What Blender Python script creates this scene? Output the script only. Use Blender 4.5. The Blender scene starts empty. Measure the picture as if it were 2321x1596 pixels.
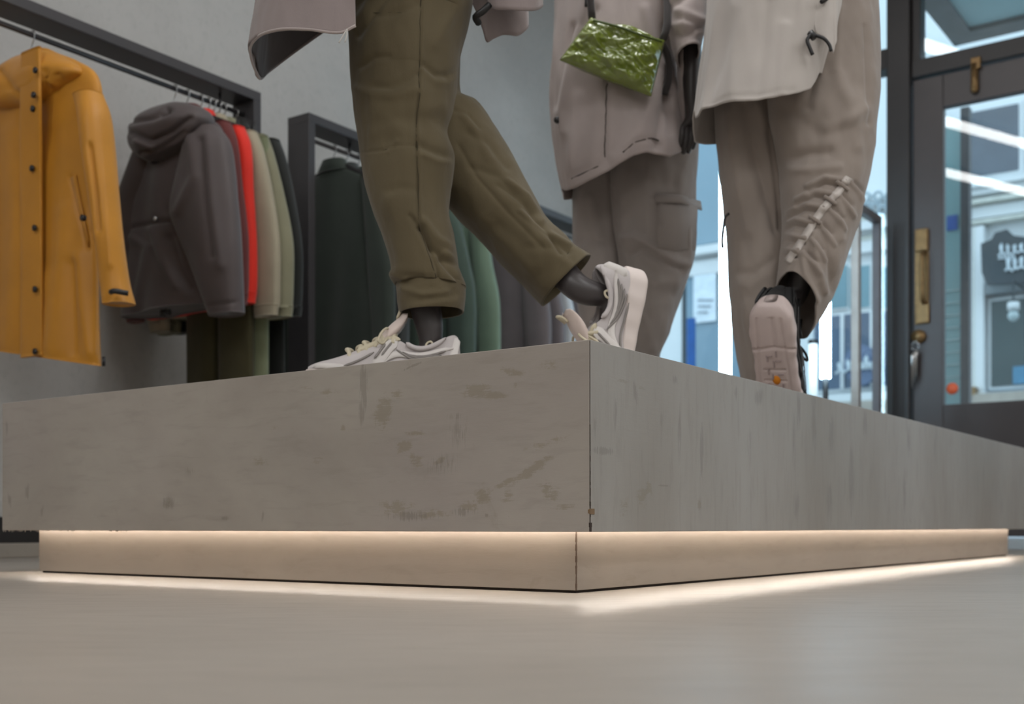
import bpy, bmesh, math, random
import numpy as np
from mathutils import Vector, Matrix
random.seed(4); rng = np.random.RandomState(4)

# ------------------------------------------------------------------ camera, world, exposure
F, CX, HY, EYE = 2650.0, 1160.5, 1195.0, 0.1086
sc = bpy.context.scene
cam_d = bpy.data.cameras.new('camera'); cam = bpy.data.objects.new('camera', cam_d)
sc.collection.objects.link(cam); sc.camera = cam
cam.location = (0, 0, EYE); cam.rotation_euler = (math.pi/2, 0, 0)
cam_d.sensor_width = 36; cam_d.lens = F/2321*36; cam_d.shift_y = (HY-798)/2321
cam_d.clip_start = 0.05; cam_d.clip_end = 200
cam_d.dof.use_dof = True; cam_d.dof.focus_distance = 1.86; cam_d.dof.aperture_fstop = 4.8
sc.view_settings.view_transform = 'Standard'; sc.view_settings.look = 'None'
sc.view_settings.gamma = 1; sc.view_settings.exposure = 0.0
sc.view_settings.use_curve_mapping = False

world = bpy.data.worlds.new('overcast_sky'); sc.world = world; world.use_nodes = True
bg = world.node_tree.nodes['Background']
bg.inputs['Color'].default_value = (0.64, 0.82, 0.97, 1); bg.inputs['Strength'].default_value = 2.3
LAMP = 8.0         # strength of the ceiling tubes
PANEL = 14.6  # strength of the added fill panels
STRIP = 50.0        # strength of the plinth light strip

# ------------------------------------------------------------------ frame of the shop
DR = np.array([0.5782, 0.8159, 0.0]); DL = np.array([-0.8168, 0.5769, 0.0])
DR /= np.linalg.norm(DR); DL = np.array([-DR[1], DR[0], 0.0])
def ST(s, t, z): return s*DR + t*DL + np.array([0, 0, z])
def W(px, py, D): return np.array([(px-CX)/F*D, D, EYE+(HY-py)/F*D])
def on_s(px, py, s):
    r = (px-CX)/F; D = s/(r*DR[0]+DR[1]); return (r*D*DL[0]+D*DL[1], EYE+(HY-py)/F*D)
def on_t(px, py, t):
    r = (px-CX)/F; D = t/(r*DL[0]+DL[1]); return (r*D*DR[0]+D*DR[1], EYE+(HY-py)/F*D)
def to_px(P):
    P = np.asarray(P); return CX+F*P[..., 0]/P[..., 1], HY-(P[..., 2]-EYE)*F/P[..., 1]

# ------------------------------------------------------------------ materials
def lin(c):
    out = []
    for v in c:
        v /= 255.0; out.append(v/12.92 if v <= .04045 else ((v+.055)/1.055)**2.4)
    return tuple(out)+(1,)
MATS = {}
def base_mat(name):
    m = bpy.data.materials.new(name); m.use_nodes = True
    return m, m.node_tree.nodes, m.node_tree.links, m.node_tree.nodes['Principled BSDF']
def ramp(n, l, src, a, b, lo=.35, hi=.65):
    r = n.new('ShaderNodeValToRGB'); r.color_ramp.elements[0].position = lo; r.color_ramp.elements[1].position = hi
    r.color_ramp.elements[0].color = a; r.color_ramp.elements[1].color = b; l.new(src, r.inputs[0]); return r.outputs[0]
def noise(n, l, vec, scale, detail=4, rough=.55, dist=0):
    t = n.new('ShaderNodeTexNoise'); t.inputs['Scale'].default_value = scale; t.inputs['Detail'].default_value = detail
    t.inputs['Roughness'].default_value = rough; t.inputs['Distortion'].default_value = dist
    if vec is not None: l.new(vec, t.inputs['Vector'])
    return t.outputs['Fac']
def bump(n, l, p, src, strength, dist=.001):
    b = n.new('ShaderNodeBump'); b.inputs['Strength'].default_value = strength; b.inputs['Distance'].default_value = dist
    l.new(src, b.inputs['Height']); l.new(b.outputs[0], p.inputs['Normal'])
def plain(name, c, rough=.6, metal=0., var=.08, scale=9., bmp=.15, spec=.5, coat=0.):
    if name in MATS: return MATS[name]
    m, n, l, p = base_mat(name)
    tc = n.new('ShaderNodeTexCoord'); c = lin(c)
    a = tuple(v*(1-var) for v in c[:3])+(1,); b = tuple(min(1, v*(1+var)) for v in c[:3])+(1,)
    l.new(ramp(n, l, noise(n, l, tc.outputs['Object'], scale), a, b), p.inputs['Base Color'])
    p.inputs['Roughness'].default_value = rough; p.inputs['Metallic'].default_value = metal
    p.inputs['Specular IOR Level'].default_value = spec; p.inputs['Coat Weight'].default_value = coat
    if bmp: bump(n, l, p, noise(n, l, tc.outputs['Object'], scale*25), bmp, .001)
    MATS[name] = m; return m
def cloth(name, c, rough=.85, sheen=.25, var=.10, weave=700, bmp=.25, spec=.25):
    if name in MATS: return MATS[name]
    m, n, l, p = base_mat(name); tc = n.new('ShaderNodeTexCoord'); c = lin(c)
    a = tuple(v*(1-var) for v in c[:3])+(1,); b = tuple(min(1, v*(1+var)) for v in c[:3])+(1,)
    l.new(ramp(n, l, noise(n, l, tc.outputs['Object'], 6, 5), a, b), p.inputs['Base Color'])
    p.inputs['Roughness'].default_value = rough; p.inputs['Specular IOR Level'].default_value = spec
    p.inputs['Sheen Weight'].default_value = sheen; p.inputs['Sheen Roughness'].default_value = .5
    mp = n.new('ShaderNodeMapping'); mp.inputs['Scale'].default_value = (1, 1, .35); l.new(tc.outputs['Object'], mp.inputs[0])
    mx = n.new('ShaderNodeMath'); mx.operation = 'ADD'
    l.new(noise(n, l, mp.outputs[0], weave, 2), mx.inputs[0])
    m2 = n.new('ShaderNodeMath'); m2.operation = 'MULTIPLY'; m2.inputs[1].default_value = 5
    l.new(noise(n, l, mp.outputs[0], 22, 4, .6, .6), m2.inputs[0]); l.new(m2.outputs[0], mx.inputs[1])
    bump(n, l, p, mx.outputs[0], bmp, .0015)
    MATS[name] = m; return m
def emit(name, c, s):
    if name in MATS: return MATS[name]
    m, n, l, p = base_mat(name)
    p.inputs['Base Color'].default_value = (.8, .8, .8, 1)
    p.inputs['Emission Color'].default_value = c; p.inputs['Emission Strength'].default_value = s
    MATS[name] = m; return m
def glass_mat():
    m = bpy.data.materials.new('window_glass'); m.use_nodes = True; n = m.node_tree.nodes; l = m.node_tree.links; n.clear()
    o = n.new('ShaderNodeOutputMaterial'); t = n.new('ShaderNodeBsdfTransparent'); g = n.new('ShaderNodeBsdfGlossy')
    t.inputs[0].default_value = (.93, .97, .97, 1); g.inputs['Roughness'].default_value = .0
    f = n.new('ShaderNodeFresnel'); f.inputs[0].default_value = 1.5
    a = n.new('ShaderNodeMath'); a.operation = 'MULTIPLY'; a.inputs[1].default_value = 1.7; l.new(f.outputs[0], a.inputs[0])
    x = n.new('ShaderNodeMixShader'); l.new(a.outputs[0], x.inputs[0]); l.new(t.outputs[0], x.inputs[1]); l.new(g.outputs[0], x.inputs[2])
    l.new(x.outputs[0], o.inputs[0]); return m
GLASS = glass_mat()

def plaster(name, c1, c2, c3, marks=(), streaks=(), uv=True, rough=.55, stain=(104, 94, 76), dark=(84, 80, 76), vert=False, mscale=1.):
    """worked concrete plaster: broad clouds, trowel brushing, ochre worn blots and darker scuffs at given places (metres)"""
    m, n, l, p = base_mat(name); tc = n.new('ShaderNodeTexCoord')
    vec = tc.outputs['UV'] if uv else tc.outputs['Object']
    st = n.new('ShaderNodeMapping'); st.inputs['Scale'].default_value = (1, .25, 1) if vert else (.6, 1, 1); l.new(vec, st.inputs[0])
    col = ramp(n, l, noise(n, l, st.outputs[0], 2.6*mscale, 6, .6, .3), lin(c1), lin(c2), .32, .68)
    def mix(fac, a, b, k=1.):
        mx = n.new('ShaderNodeMix'); mx.data_type = 'RGBA'
        if k != 1.:
            q = n.new('ShaderNodeMath'); q.operation = 'MULTIPLY'; q.inputs[1].default_value = k; l.new(fac, q.inputs[0]); fac = q.outputs[0]
        l.new(fac, mx.inputs['Factor']); l.new(a, mx.inputs['A'])
        if isinstance(b, tuple): mx.inputs['B'].default_value = b
        else: l.new(b, mx.inputs['B'])
        return mx.outputs['Result']
    w = ramp(n, l, noise(n, l, vec, 1.3*mscale, 3, .5), (0, 0, 0, 1), (1, 1, 1, 1), .45, .7)
    col = mix(w, col, lin(c3), .6)
    br = n.new('ShaderNodeMapping'); br.inputs['Scale'].default_value = (60, 9, 9) if vert else (9, 50, 30); l.new(vec, br.inputs[0])
    bn = noise(n, l, br.outputs[0], 1.0, 5, .6, .4)
    b1 = ramp(n, l, bn, (0, 0, 0, 1), (1, 1, 1, 1), .52, .75)
    col = mix(b1, col, lin(tuple(v*.9 for v in c1)), .35)
    rag = noise(n, l, vec, 42, 9, .78, .6)
    brg = n.new('ShaderNodeMapping'); brg.inputs['Scale'].default_value = (14, 120, 30); l.new(vec, brg.inputs[0])
    rag2 = noise(n, l, brg.outputs[0], 1.4, 4, .7, 1.)
    brv = n.new('ShaderNodeMapping'); brv.inputs['Scale'].default_value = (220, 16, 30); l.new(vec, brv.inputs[0])
    rag3 = noise(n, l, brv.outputs[0], 1.2, 4, .7, .6)
    def blobs(lst, ragn, k):
        acc = None
        for (u, v, ru, rv, rot, s) in lst:
            mp = n.new('ShaderNodeMapping'); mp.vector_type = 'TEXTURE'
            mp.inputs['Location'].default_value = (u, v, 0); mp.inputs['Rotation'].default_value = (0, 0, rot)
            mp.inputs['Scale'].default_value = (ru, rv, 1); l.new(vec, mp.inputs[0])
            le = n.new('ShaderNodeVectorMath'); le.operation = 'LENGTH'; l.new(mp.outputs[0], le.inputs[0])
            q = n.new('ShaderNodeMapRange'); q.inputs['From Min'].default_value = 1.15; q.inputs['From Max'].default_value = .1
            q.inputs['To Min'].default_value = 0; q.inputs['To Max'].default_value = s; l.new(le.outputs['Value'], q.inputs[0])
            if acc is None: acc = q.outputs[0]
            else:
                a = n.new('ShaderNodeMath'); a.operation = 'MAXIMUM'; l.new(acc, a.inputs[0]); l.new(q.outputs[0], a.inputs[1]); acc = a.outputs[0]
        # ragged: smoothstep(acc + (noise-.5)*k)
        a = n.new('ShaderNodeMath'); a.operation = 'MULTIPLY_ADD'; a.inputs[1].default_value = k; l.new(ragn, a.inputs[0]); l.new(acc, a.inputs[2])
        r = n.new('ShaderNodeMapRange'); r.interpolation_type = 'SMOOTHSTEP'
        r.inputs['From Min'].default_value = .5*k+.25; r.inputs['From Max'].default_value = .5*k+.25+.22*k**.5; l.new(a.outputs[0], r.inputs[0])
        g = n.new('ShaderNodeMath'); g.operation = 'MULTIPLY'; l.new(r.outputs[0], g.inputs[0])
        c = n.new('ShaderNodeMath'); c.operation = 'MINIMUM'; c.inputs[1].default_value = 1; c2_ = n.new('ShaderNodeMath'); c2_.operation = 'MULTIPLY'; c2_.inputs[1].default_value = 2.2
        l.new(acc, c2_.inputs[0]); l.new(c2_.outputs[0], c.inputs[0]); l.new(c.outputs[0], g.inputs[1])
        return g.outputs[0]
    ms = n.new('ShaderNodeMath'); ms.operation = 'MULTIPLY_ADD'; ms.inputs[1].default_value = .6; mt = n.new('ShaderNodeMath'); mt.operation = 'MULTIPLY'; mt.inputs[1].default_value = .4; l.new(rag2, mt.inputs[0]); l.new(rag, ms.inputs[0]); l.new(mt.outputs[0], ms.inputs[2])
    if marks: col = mix(blobs(marks, ms.outputs[0], 4.2), col, lin(stain), .5)
    if streaks: col = mix(blobs(streaks, rag3, 3.4), col, lin(dark), .42)
    # fine general blots
    gb = ramp(n, l, noise(n, l, vec, 11*mscale, 8, .72, .8), (0, 0, 0, 1), (1, 1, 1, 1), .62, .72)
    col = mix(gb, col, lin(stain), .22)
    sp = ramp(n, l, noise(n, l, vec, 170, 3, .5), (0, 0, 0, 1), (1, 1, 1, 1), .76, .79)
    col = mix(sp, col, lin((70, 64, 58)), .5)
    l.new(col, p.inputs['Base Color'])
    rr = n.new('ShaderNodeMapRange'); rr.inputs['To Min'].default_value = rough-.06; rr.inputs['To Max'].default_value = rough+.1; l.new(bn, rr.inputs[0]); l.new(rr.outputs[0], p.inputs['Roughness'])
    hs = n.new('ShaderNodeMath'); hs.operation = 'ADD'; l.new(rag, hs.inputs[0]); l.new(rag2, hs.inputs[1])
    bump(n, l, p, hs.outputs[0], .12, .0015)
    return m

# ------------------------------------------------------------------ mesh helpers
COL = sc.collection
def link(name, verts, faces, mat, parent=None, smooth=True, origin=None, uvs=None):
    verts = np.asarray(verts, dtype=float)
    org = np.zeros(3)
    if parent is not None: org = np.array(parent['org'])
    elif origin is not None: org = np.asarray(origin, float)
    me = bpy.data.meshes.new(name)
    me.from_pydata((verts-org).tolist(), [], [list(map(int, f)) for f in faces]); me.update()
    if smooth: me.polygons.foreach_set('use_smooth', [True]*len(me.polygons))
    if uvs is not None:
        ul = me.uv_layers.new(name='UVMap'); li = np.zeros(len(me.loops), dtype=np.int32); me.loops.foreach_get('vertex_index', li)
        ul.data.foreach_set('uv', np.asarray(uvs)[li].ravel())
    o = bpy.data.objects.new(name, me); COL.objects.link(o)
    if mat: me.materials.append(mat)
    if parent is not None:
        o.parent = parent; o['org'] = [float(v) for v in org]
    else:
        o.location = org; o['org'] = [float(v) for v in org]
    return o
def empty(name, loc, label=None, cat=None, group=None):
    o = bpy.data.objects.new(name, None); COL.objects.link(o); o.location = Vector(loc); o['org'] = [float(v) for v in loc]
    o.empty_display_size = .1
    if label: o['label'] = label; o['category'] = cat
    if group: o['group'] = group
    return o
def tag(o, label, cat, group=None):
    o['label'] = label; o['category'] = cat
    if group: o['group'] = group
    return o
def struct(o): o['kind'] = 'structure'; return o
def bevel(o, w=.003, seg=2):
    b = o.modifiers.new('bevel', 'BEVEL'); b.width = w; b.segments = seg; b.limit_method = 'ANGLE'; return o
BOXF = [(0, 1, 3, 2), (4, 6, 7, 5), (0, 4, 5, 1), (2, 3, 7, 6), (0, 2, 6, 4), (1, 5, 7, 3)]
def box_verts(s0, s1, t0, t1, z0, z1): return [ST(s, t, z) for s in (s0, s1) for t in (t0, t1) for z in (z0, z1)]
def box(name, s0, s1, t0, t1, z0, z1, mat, parent=None, bv=0., uvmode=None):
    vs = box_verts(s0, s1, t0, t1, z0, z1); uvs = None
    raw = [(s, t, z) for s in (s0, s1) for t in (t0, t1) for z in (z0, z1)]
    if uvmode == 't': uvs = [(r[1], r[2]) for r in raw]
    if uvmode == 's': uvs = [(r[0], r[2]) for r in raw]
    if uvmode == 'top': uvs = [(r[0], r[1]) for r in raw]
    o = link(name, vs, BOXF, mat, parent, smooth=False, origin=ST((s0+s1)/2, (t0+t1)/2, z0), uvs=uvs)
    if bv: bevel(o, bv)
    return o
def tube_arrays(path, rad, seg=12, caps=True):
    path = [np.asarray(p, float) for p in path]; n = len(path)
    rads = rad if hasattr(rad, '__len__') else [rad]*n
    V, Fc = [], []; up = None
    for i, p in enumerate(path):
        d = path[min(i+1, n-1)]-path[max(i-1, 0)]; d = d/(np.linalg.norm(d)+1e-9)
        if up is None:
            up = np.array([0, 0, 1.]) if abs(d[2]) < .9 else np.array([1., 0, 0])
        a = np.cross(d, up); a /= np.linalg.norm(a)+1e-9; up = np.cross(a, d); b = up
        for k in range(seg):
            th = 2*math.pi*k/seg; V.append(p+rads[i]*(a*math.cos(th)+b*math.sin(th)))
    for i in range(n-1):
        for k in range(seg):
            k2 = (k+1) % seg; Fc.append((i*seg+k, i*seg+k2, (i+1)*seg+k2, (i+1)*seg+k))
    if caps:
        Fc.append(tuple(range(seg))[::-1]); Fc.append(tuple((n-1)*seg+k for k in range(seg)))
    return V, Fc
def tube(name, path, rad, mat, parent=None, seg=12, smooth_path=0, **kw):
    if smooth_path: path = catmull(np.array(path, float), smooth_path)
    V, Fc = tube_arrays(path, rad, seg); return link(name, V, Fc, mat, parent, origin=kw.get('origin', path[0]))
def catmull(P, n):
    P = np.asarray(P, float); m = len(P)
    if m < 3:
        t = np.linspace(0, 1, n)[:, None]; return P[0]*(1-t)+P[-1]*t
    seg = np.linalg.norm(np.diff(P[:, :], axis=0), axis=1)+1e-9; u = np.concatenate([[0], np.cumsum(seg)]); u /= u[-1]
    # monotone-ish cubic via finite difference tangents
    T = np.zeros_like(P); T[1:-1] = (P[2:]-P[:-2])/(u[2:]-u[:-2])[:, None]; T[0] = (P[1]-P[0])/(u[1]-u[0]); T[-1] = (P[-1]-P[-2])/(u[-1]-u[-2])
    x = np.linspace(0, 1, n); i = np.clip(np.searchsorted(u, x, side='right')-1, 0, m-2)
    h = (u[i+1]-u[i])[:, None]; s = ((x-u[i])/(u[i+1]-u[i]))[:, None]
    return (2*s**3-3*s**2+1)*P[i]+(s**3-2*s**2+s)*h*T[i]+(-2*s**3+3*s**2)*P[i+1]+(s**3-s**2)*h*T[i+1]
from mathutils import noise as mn
def wnoise(P, scale, seed, octv=3):
    sh = P.shape[:-1]; Q = P.reshape(-1, 3)*scale*.33+np.array([seed*7.3, seed*3.1, seed*1.7])
    f = mn.fractal
    a_ = np.array([f(Vector(q), .8, 2.1, octv+1) for q in Q]); b_ = np.array([f(Vector(q), .9, 2.0, 2) for q in Q*1.6+11.3]); return (a_*1.5+1.3*(.22-abs(b_))).reshape(sh)*1.3
def wnoise_old(P, scale, seed, octv=3):
    r = np.random.RandomState(seed); out = np.zeros(P.shape[:-1]); a = 1.
    for o in range(octv):
        for k in range(4):
            v = r.normal(size=3); v /= np.linalg.norm(v); out += a*np.sin((P@v)*scale*(1.7**o)*(1+.4*k)+r.rand()*7)/4
        a *= .5
    return out
def poly_dist(x, y, poly):
    poly = np.asarray(poly, float); best = np.full(x.shape, 1e9)
    for (x0, y0), (x1, y1) in zip(poly[:-1], poly[1:]):
        dx, dy = x1-x0, y1-y0; t = np.clip(((x-x0)*dx+(y-y0)*dy)/(dx*dx+dy*dy+1e-9), 0, 1)
        best = np.minimum(best, np.hypot(x-x0-t*dx, y-y0-t*dy))
    return best
def grid_normals(P, closed=True):
    if closed: du = np.roll(P, -1, 1)-np.roll(P, 1, 1)
    else: du = np.gradient(P, axis=1)
    dv = np.gradient(P, axis=0); N = np.cross(du, dv); N /= np.linalg.norm(N, axis=2, keepdims=True)+1e-12
    C = P.mean(1, keepdims=True); s = np.sign(((P-C)*N).sum((1, 2)).mean() or 1); return N*s
def grid_faces(nr, ns, closed=True):
    f = []; m = ns if closed else ns-1
    for i in range(nr-1):
        for k in range(m):
            k2 = (k+1) % ns; f.append((i*ns+k, i*ns+k2, (i+1)*ns+k2, (i+1)*ns+k))
    return f
def grid_obj(name, P, mat, parent, closed=True, caps=(False, False), thick=0.):
    nr, ns = P.shape[:2]; V = P.reshape(-1, 3); f = grid_faces(nr, ns, closed)
    if caps[0]: f.append(tuple(range(ns)))
    if caps[1]: f.append(tuple((nr-1)*ns+k for k in range(ns))[::-1])
    o = link(name, V, f, mat, parent, origin=P[-1].mean(0))
    if thick:
        s = o.modifiers.new('solid', 'SOLIDIFY'); s.thickness = thick; s.offset = 0
    return o
GRIDS = {}
def px_loft(name, rows, mat, parent, nr=160, ns=120, folds=(), amp=.004, nscale=14, seed=1, power=2., caps=(False, False), thick=.002, zs=1., keep=None, tilt=0.):
    """rows: (xl,yl,xr,yr,D,depth) ; a tube whose sides pass through the given places, really round in depth"""
    R = np.array([np.concatenate([W(r[0], r[1], r[4]), W(r[2], r[3], r[4]), [r[5]]]) for r in rows])
    R = catmull(R, nr); L, Rr, dp = R[:, :3], R[:, 3:6], R[:, 6]
    C = (L+Rr)/2; A = (Rr-L)/2; T = np.gradient(C, axis=0); T /= np.linalg.norm(T, axis=1, keepdims=True)+1e-9
    An = A/(np.linalg.norm(A, axis=1, keepdims=True)+1e-9)
    B = np.cross(An, T); B /= np.linalg.norm(B, axis=1, keepdims=True)+1e-9; B[B[:, 1] < 0] *= -1
    th = np.linspace(0, 2*math.pi, ns, endpoint=False); c, s = np.cos(th), np.sin(th)
    c = np.sign(c)*abs(c)**(2/power); s = np.sign(s)*abs(s)**(2/power)
    P = C[:, None]+A[:, None]*c[None, :, None]+B[:, None]*(dp[:, None]*s[None])[..., None]
    if tilt: P[..., 2] -= tilt*s[None]*np.clip(np.linspace(-1.2, 1, nr), 0, 1)[:, None]**2
    N = grid_normals(P)
    Q = P*np.array([1, 1, zs]); d = amp*wnoise(Q, nscale, seed)
    side = 1-abs(c[None, :])**6*.7                       # keep the silhouette
    P = P+N*(d*side)[..., None]
    if folds:
        x, y = to_px(P); front = np.clip(-(N[..., 1])*1.6, 0, 1)
        D = np.zeros(x.shape)
        for poly, w, a in folds:
            q = poly_dist(x, y, poly); D += a*np.exp(-(q/w)**2)
        P = P+N*(D*front)[..., None]
    if keep: GRIDS[keep] = (P, N)
    return grid_obj(name, P, mat, parent, True, caps, thick)
def on_grid(key, x, y, lift=.001, back=False):
    P, N = GRIDS[key]; X, Y = to_px(P); m = (N[..., 1] < 0) if not back else (N[..., 1] > 0)
    d = np.where(m, np.hypot(X-x, Y-y), 1e9); i = np.unravel_index(np.argmin(d), d.shape); return P[i]+N[i]*lift
def seam(key, poly, rad, mat, parent, name='seam', lift=.0005, step=8):
    pts = []
    for (x0, y0), (x1, y1) in zip(poly[:-1], poly[1:]):
        k = max(2, int(math.hypot(x1-x0, y1-y0)/step))
        for i in range(k): pts.append(on_grid(key, x0+(x1-x0)*i/k, y0+(y1-y0)*i/k, lift))
    q = [pts[0]]
    for p in pts[1:]:
        if np.linalg.norm(p-q[-1]) > .003: q.append(p)
    if len(q) < 2: return None
    q = np.array(q)
    if len(q) > 4: q[1:-1] = (q[:-2]+q[1:-1]+q[2:])/3
    return tube(name, q, rad, mat, parent, seg=6)

# ------------------------------------------------------------------ palette
STEEL = plain('dark_steel', (58, 56, 58), .42, 0, .06, 5, .1, .5)
STEEL2 = plain('black_paint_frame', (40, 37, 37), .45, 0, .08, 6, .1, .5)
CHROME = plain('chrome', (190, 190, 190), .25, 1., .03, 9, 0)
BRASS = plain('aged_brass', (128, 102, 68), .45, .7, .15, 30, .1)
BLACKP = plain('black_plastic', (26, 25, 26), .45, 0, .05, 9, .05)
WHITEP = plain('white_paint', (205, 210, 212), .5, 0, .04, 2, .1)
SKIN = plain('mannequin_charcoal', (62, 57, 57), .38, 0, .05, 8, .05)

# ------------------------------------------------------------------ structure
floor_m = plaster('floor_screed', (143, 136, 127), (157, 150, 141), (150, 143, 134), uv=False, rough=.36, stain=(136, 128, 118), mscale=.7)
wall_m = plaster('wall_plaster', (166, 165, 162), (186, 185, 182), (176, 175, 172), uv=False, rough=.7, stain=(150, 146, 142), mscale=.5)
SD = 6.283          # plane of the shop front
TW = 3.86           # plane of the wall behind the racks
struct(box('floor', -4.2, SD+.3, -4.2, TW+.2, -.1, 0, floor_m))
struct(box('wall_left', -4.2, SD+.3, TW, TW+.2, 0, 3.7, wall_m))
struct(box('wall_right', -4.2, SD+.3, -4.4, -4.2, 0, 3.7, wall_m))
struct(box('wall_back', -4.4, -4.2, -4.4, TW+.2, 0, 3.7, wall_m))
struct(box('ceiling', -4.4, SD+.3, -4.4, TW+.2, 3.7, 3.8, plain('ceiling_white', (200, 198, 196), .8, 0, .03)))
struct(box('trim_1', -4.2, SD, TW-.06, TW, 0, .052, floor_m, bv=.004))
struct(box('baseboard_left', -4.2, SD, TW-.02, TW, .052, .145, plain('skirting_black', (34, 32, 32), .6), bv=.003))
TD0, TD1, TP1 = .80, 1.848, 1.971      # door, post
zt = on_s(2065, 185, SD)[1]            # top of the door leaf
zg = on_s(2095, 136, SD)[1]            # bottom of the transom glass
frontm = plain('front_wall_render', (170, 168, 165), .8)
WB = .50
struct(box('wall_front', SD, SD+.25, -4.4, -1.3, 0, 3.7, frontm))
wf = bpy.data.objects[-1] if False else None
struct(box('trim_2', SD, SD+.2, TP1, TW, 0, WB, frontm))
struct(box('trim_3', SD-.02, SD+.2, -1.3, TW, 3.35, 3.7, STEEL2))
struct(box('trim_4', SD-.3, SD+.3, -1.3, TP1, 0, .052, plain('threshold_daylight', (166, 176, 182), .4), bv=.004))  # bluish daylight reflected by the floor is put into this step's colour

# window_1 : the big pane behind the window display
w1 = struct(box('window_1', SD-.03, SD+.09, TP1, TW, WB, WB+.07, STEEL2, bv=.003))
zb0, zb1 = on_s(2000, 163, SD)[1], on_s(2000, 117, SD)[1]
box('transom_bar', SD-.03, SD+.09, TP1, TW, zb0, zb1, STEEL2, w1, .003)
box('pane', SD+.02, SD+.03, TP1, TW-.05, WB+.07, zb0, GLASS, w1)
box('pane', SD+.02, SD+.03, TP1, TW-.05, zb1, 3.35, GLASS, w1)
box('jamb', SD-.03, SD+.09, TW-.05, TW, WB+.07, 3.35, STEEL2, w1, .003)
struct(box('trim_5', SD-.06, SD+.12, TD1+.002, TP1, 0, 3.35, STEEL2, bv=.006))
# window_2 : the light above the door
w2 = struct(box('window_2', SD-.03, SD+.09, TD0-.05, TD1, zt+.008, zg, STEEL2, bv=.004))
tg = on_s(2088, 136, SD)[0]
box('jamb', SD-.02, SD+.08, tg, TD1, zg, 3.35, STEEL2, w2, .003)
box('pane', SD+.02, SD+.03, TD0-.05, tg, zg, 3.35, GLASS, w2)
# door_1
d1z = .06
tgl = on_s(2140, 500, SD)[0]; zgt = on_s(2140, 245, SD)[1]; zgb = on_s(2140, 918, SD)[1]
DOORM = plain('door_paint', (66, 60, 60), .4, 0, .06, 4, .1)
d1 = struct(box('door_1', SD-.02, SD+.035, tgl, TD1-.006, d1z, zt-.006, DOORM, bv=.004))
box('rail', SD-.02, SD+.035, TD0, tgl, zgt, zt-.006, DOORM, d1, .004)
box('rail', SD-.02, SD+.035, TD0, tgl, d1z, zgb, DOORM, d1, .004)
box('stile', SD-.02, SD+.035, TD0-.13, TD0, d1z, zt-.006, DOORM, d1, .004)
box('pane', SD+.005, SD+.012, TD0, tgl, zgb, zgt, GLASS, d1)
struct(box('trim_6', SD-.04, SD+.1, TD0-.26, TD0-.135, 0, 3.35, STEEL2, bv=.005))
w3 = struct(box('window_3', SD-.03, SD+.09, -1.3, TD0-.26, WB, WB+.07, STEEL2))
box('pane', SD+.02, SD+.03, -1.3, TD0-.26, WB+.07, 3.35, GLASS, w3)
struct(box('trim_7', SD, SD+.2, -1.3, TD0-.26, 0, WB, frontm))
def sbox(name, px0, py0, px1, py1, s, d, mat, parent, bv=.002):
    """a box on the plane s, between two places, d deep towards the room"""
    t0, z0 = on_s(px0, (py0+py1)/2, s); t1, _ = on_s(px1, (py0+py1)/2, s)
    xm = (px0+px1)/2; za = on_s(xm, py1, s)[1]; zb = on_s(xm, py0, s)[1]
    return box(name, s-d, s, min(t0, t1), max(t0, t1), za, zb, mat, parent, bv)
pl = sbox('lock_plate', 2074, 522, 2106, 735, SD-.02, .006, BRASS, d1)
sbox('bolt_case', 2075, 520, 2105, 570, SD-.026, .02, BRASS, d1, .005)
a = on_s(2099, 575, SD); b_ = on_s(2099, 690, SD)
tube('pull_handle', [ST(SD-.026, a[0], a[1]), ST(SD-.07, a[0], a[1]-.02), ST(SD-.075, a[0], (a[1]+b_[1])/2), ST(SD-.07, a[0], b_[1]+.02), ST(SD-.026, b_[0], b_[1])], .011, BRASS, d1, 12, 20)
sbox('lock_cover', 2077, 690, 2107, 733, SD-.026, .012, BRASS, d1, .004)
a = on_s(2086, 765, SD)
tube('lock_rose', [ST(SD-.02, a[0], a[1]), ST(SD-.045, a[0], a[1])], .036, BRASS, d1, 20)
a = on_s(2213, 0, SD); zz0, zz1 = on_s(2213, 215, SD)[1], on_s(2213, 150, SD)[1]; zz2 = on_s(2213, 120, SD)[1]
sb = tube('slide_bolt', [ST(SD-.035, a[0], zz0), ST(SD-.037, a[0], zz0+.01), ST(SD-.037, a[0], zz1)], [.012, .02, .018], BRASS, d1, 12)
sbox('bolt_keep', 2202, 132, 2224, 158, SD-.03, .02, BRASS, d1, .004)
# keys hanging in the lock
ka = on_s(2082, 775, SD)
keys = empty('key_bunch', ST(SD-.06, ka[0], ka[1]), 'bunch of metal keys hanging from the brass lock of the shop door', 'keys')
tube('ring', [ST(SD-.06+.002*math.sin(th), ka[0]+.018*math.cos(th), ka[1]-.03+.024*math.sin(th)) for th in np.linspace(0, 6.28, 20)], .002, CHROME, keys, 6)
for k in range(3):
    z0 = ka[1]-.05-.01*k; tt = ka[0]-.006+.008*k
    tube('key', [ST(SD-.062-.004*k, tt, z0), ST(SD-.062-.004*k, tt+.002, z0-.03), ST(SD-.06, tt+.003*k, z0-.14-.02*k)], [.013, .011, .005], CHROME, keys, 8)
oc = on_s(2158, 881, SD); OR = .030
V = [ST(SD+.002, oc[0], oc[1])]+[ST(SD+.002, oc[0]+OR*math.cos(q), oc[1]+OR*math.sin(q)) for q in np.linspace(0, 2*math.pi, 32, endpoint=False)]
V += [v-DR*.002 for v in V]
Fs = [(0, i+1, (i+1) % 32+1) for i in range(32)]+[(33, (i+1) % 32+34, i+34) for i in range(32)]+[(i+1, i+34, (i+1) % 32+34, (i+1) % 32+1) for i in range(32)]
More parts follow.
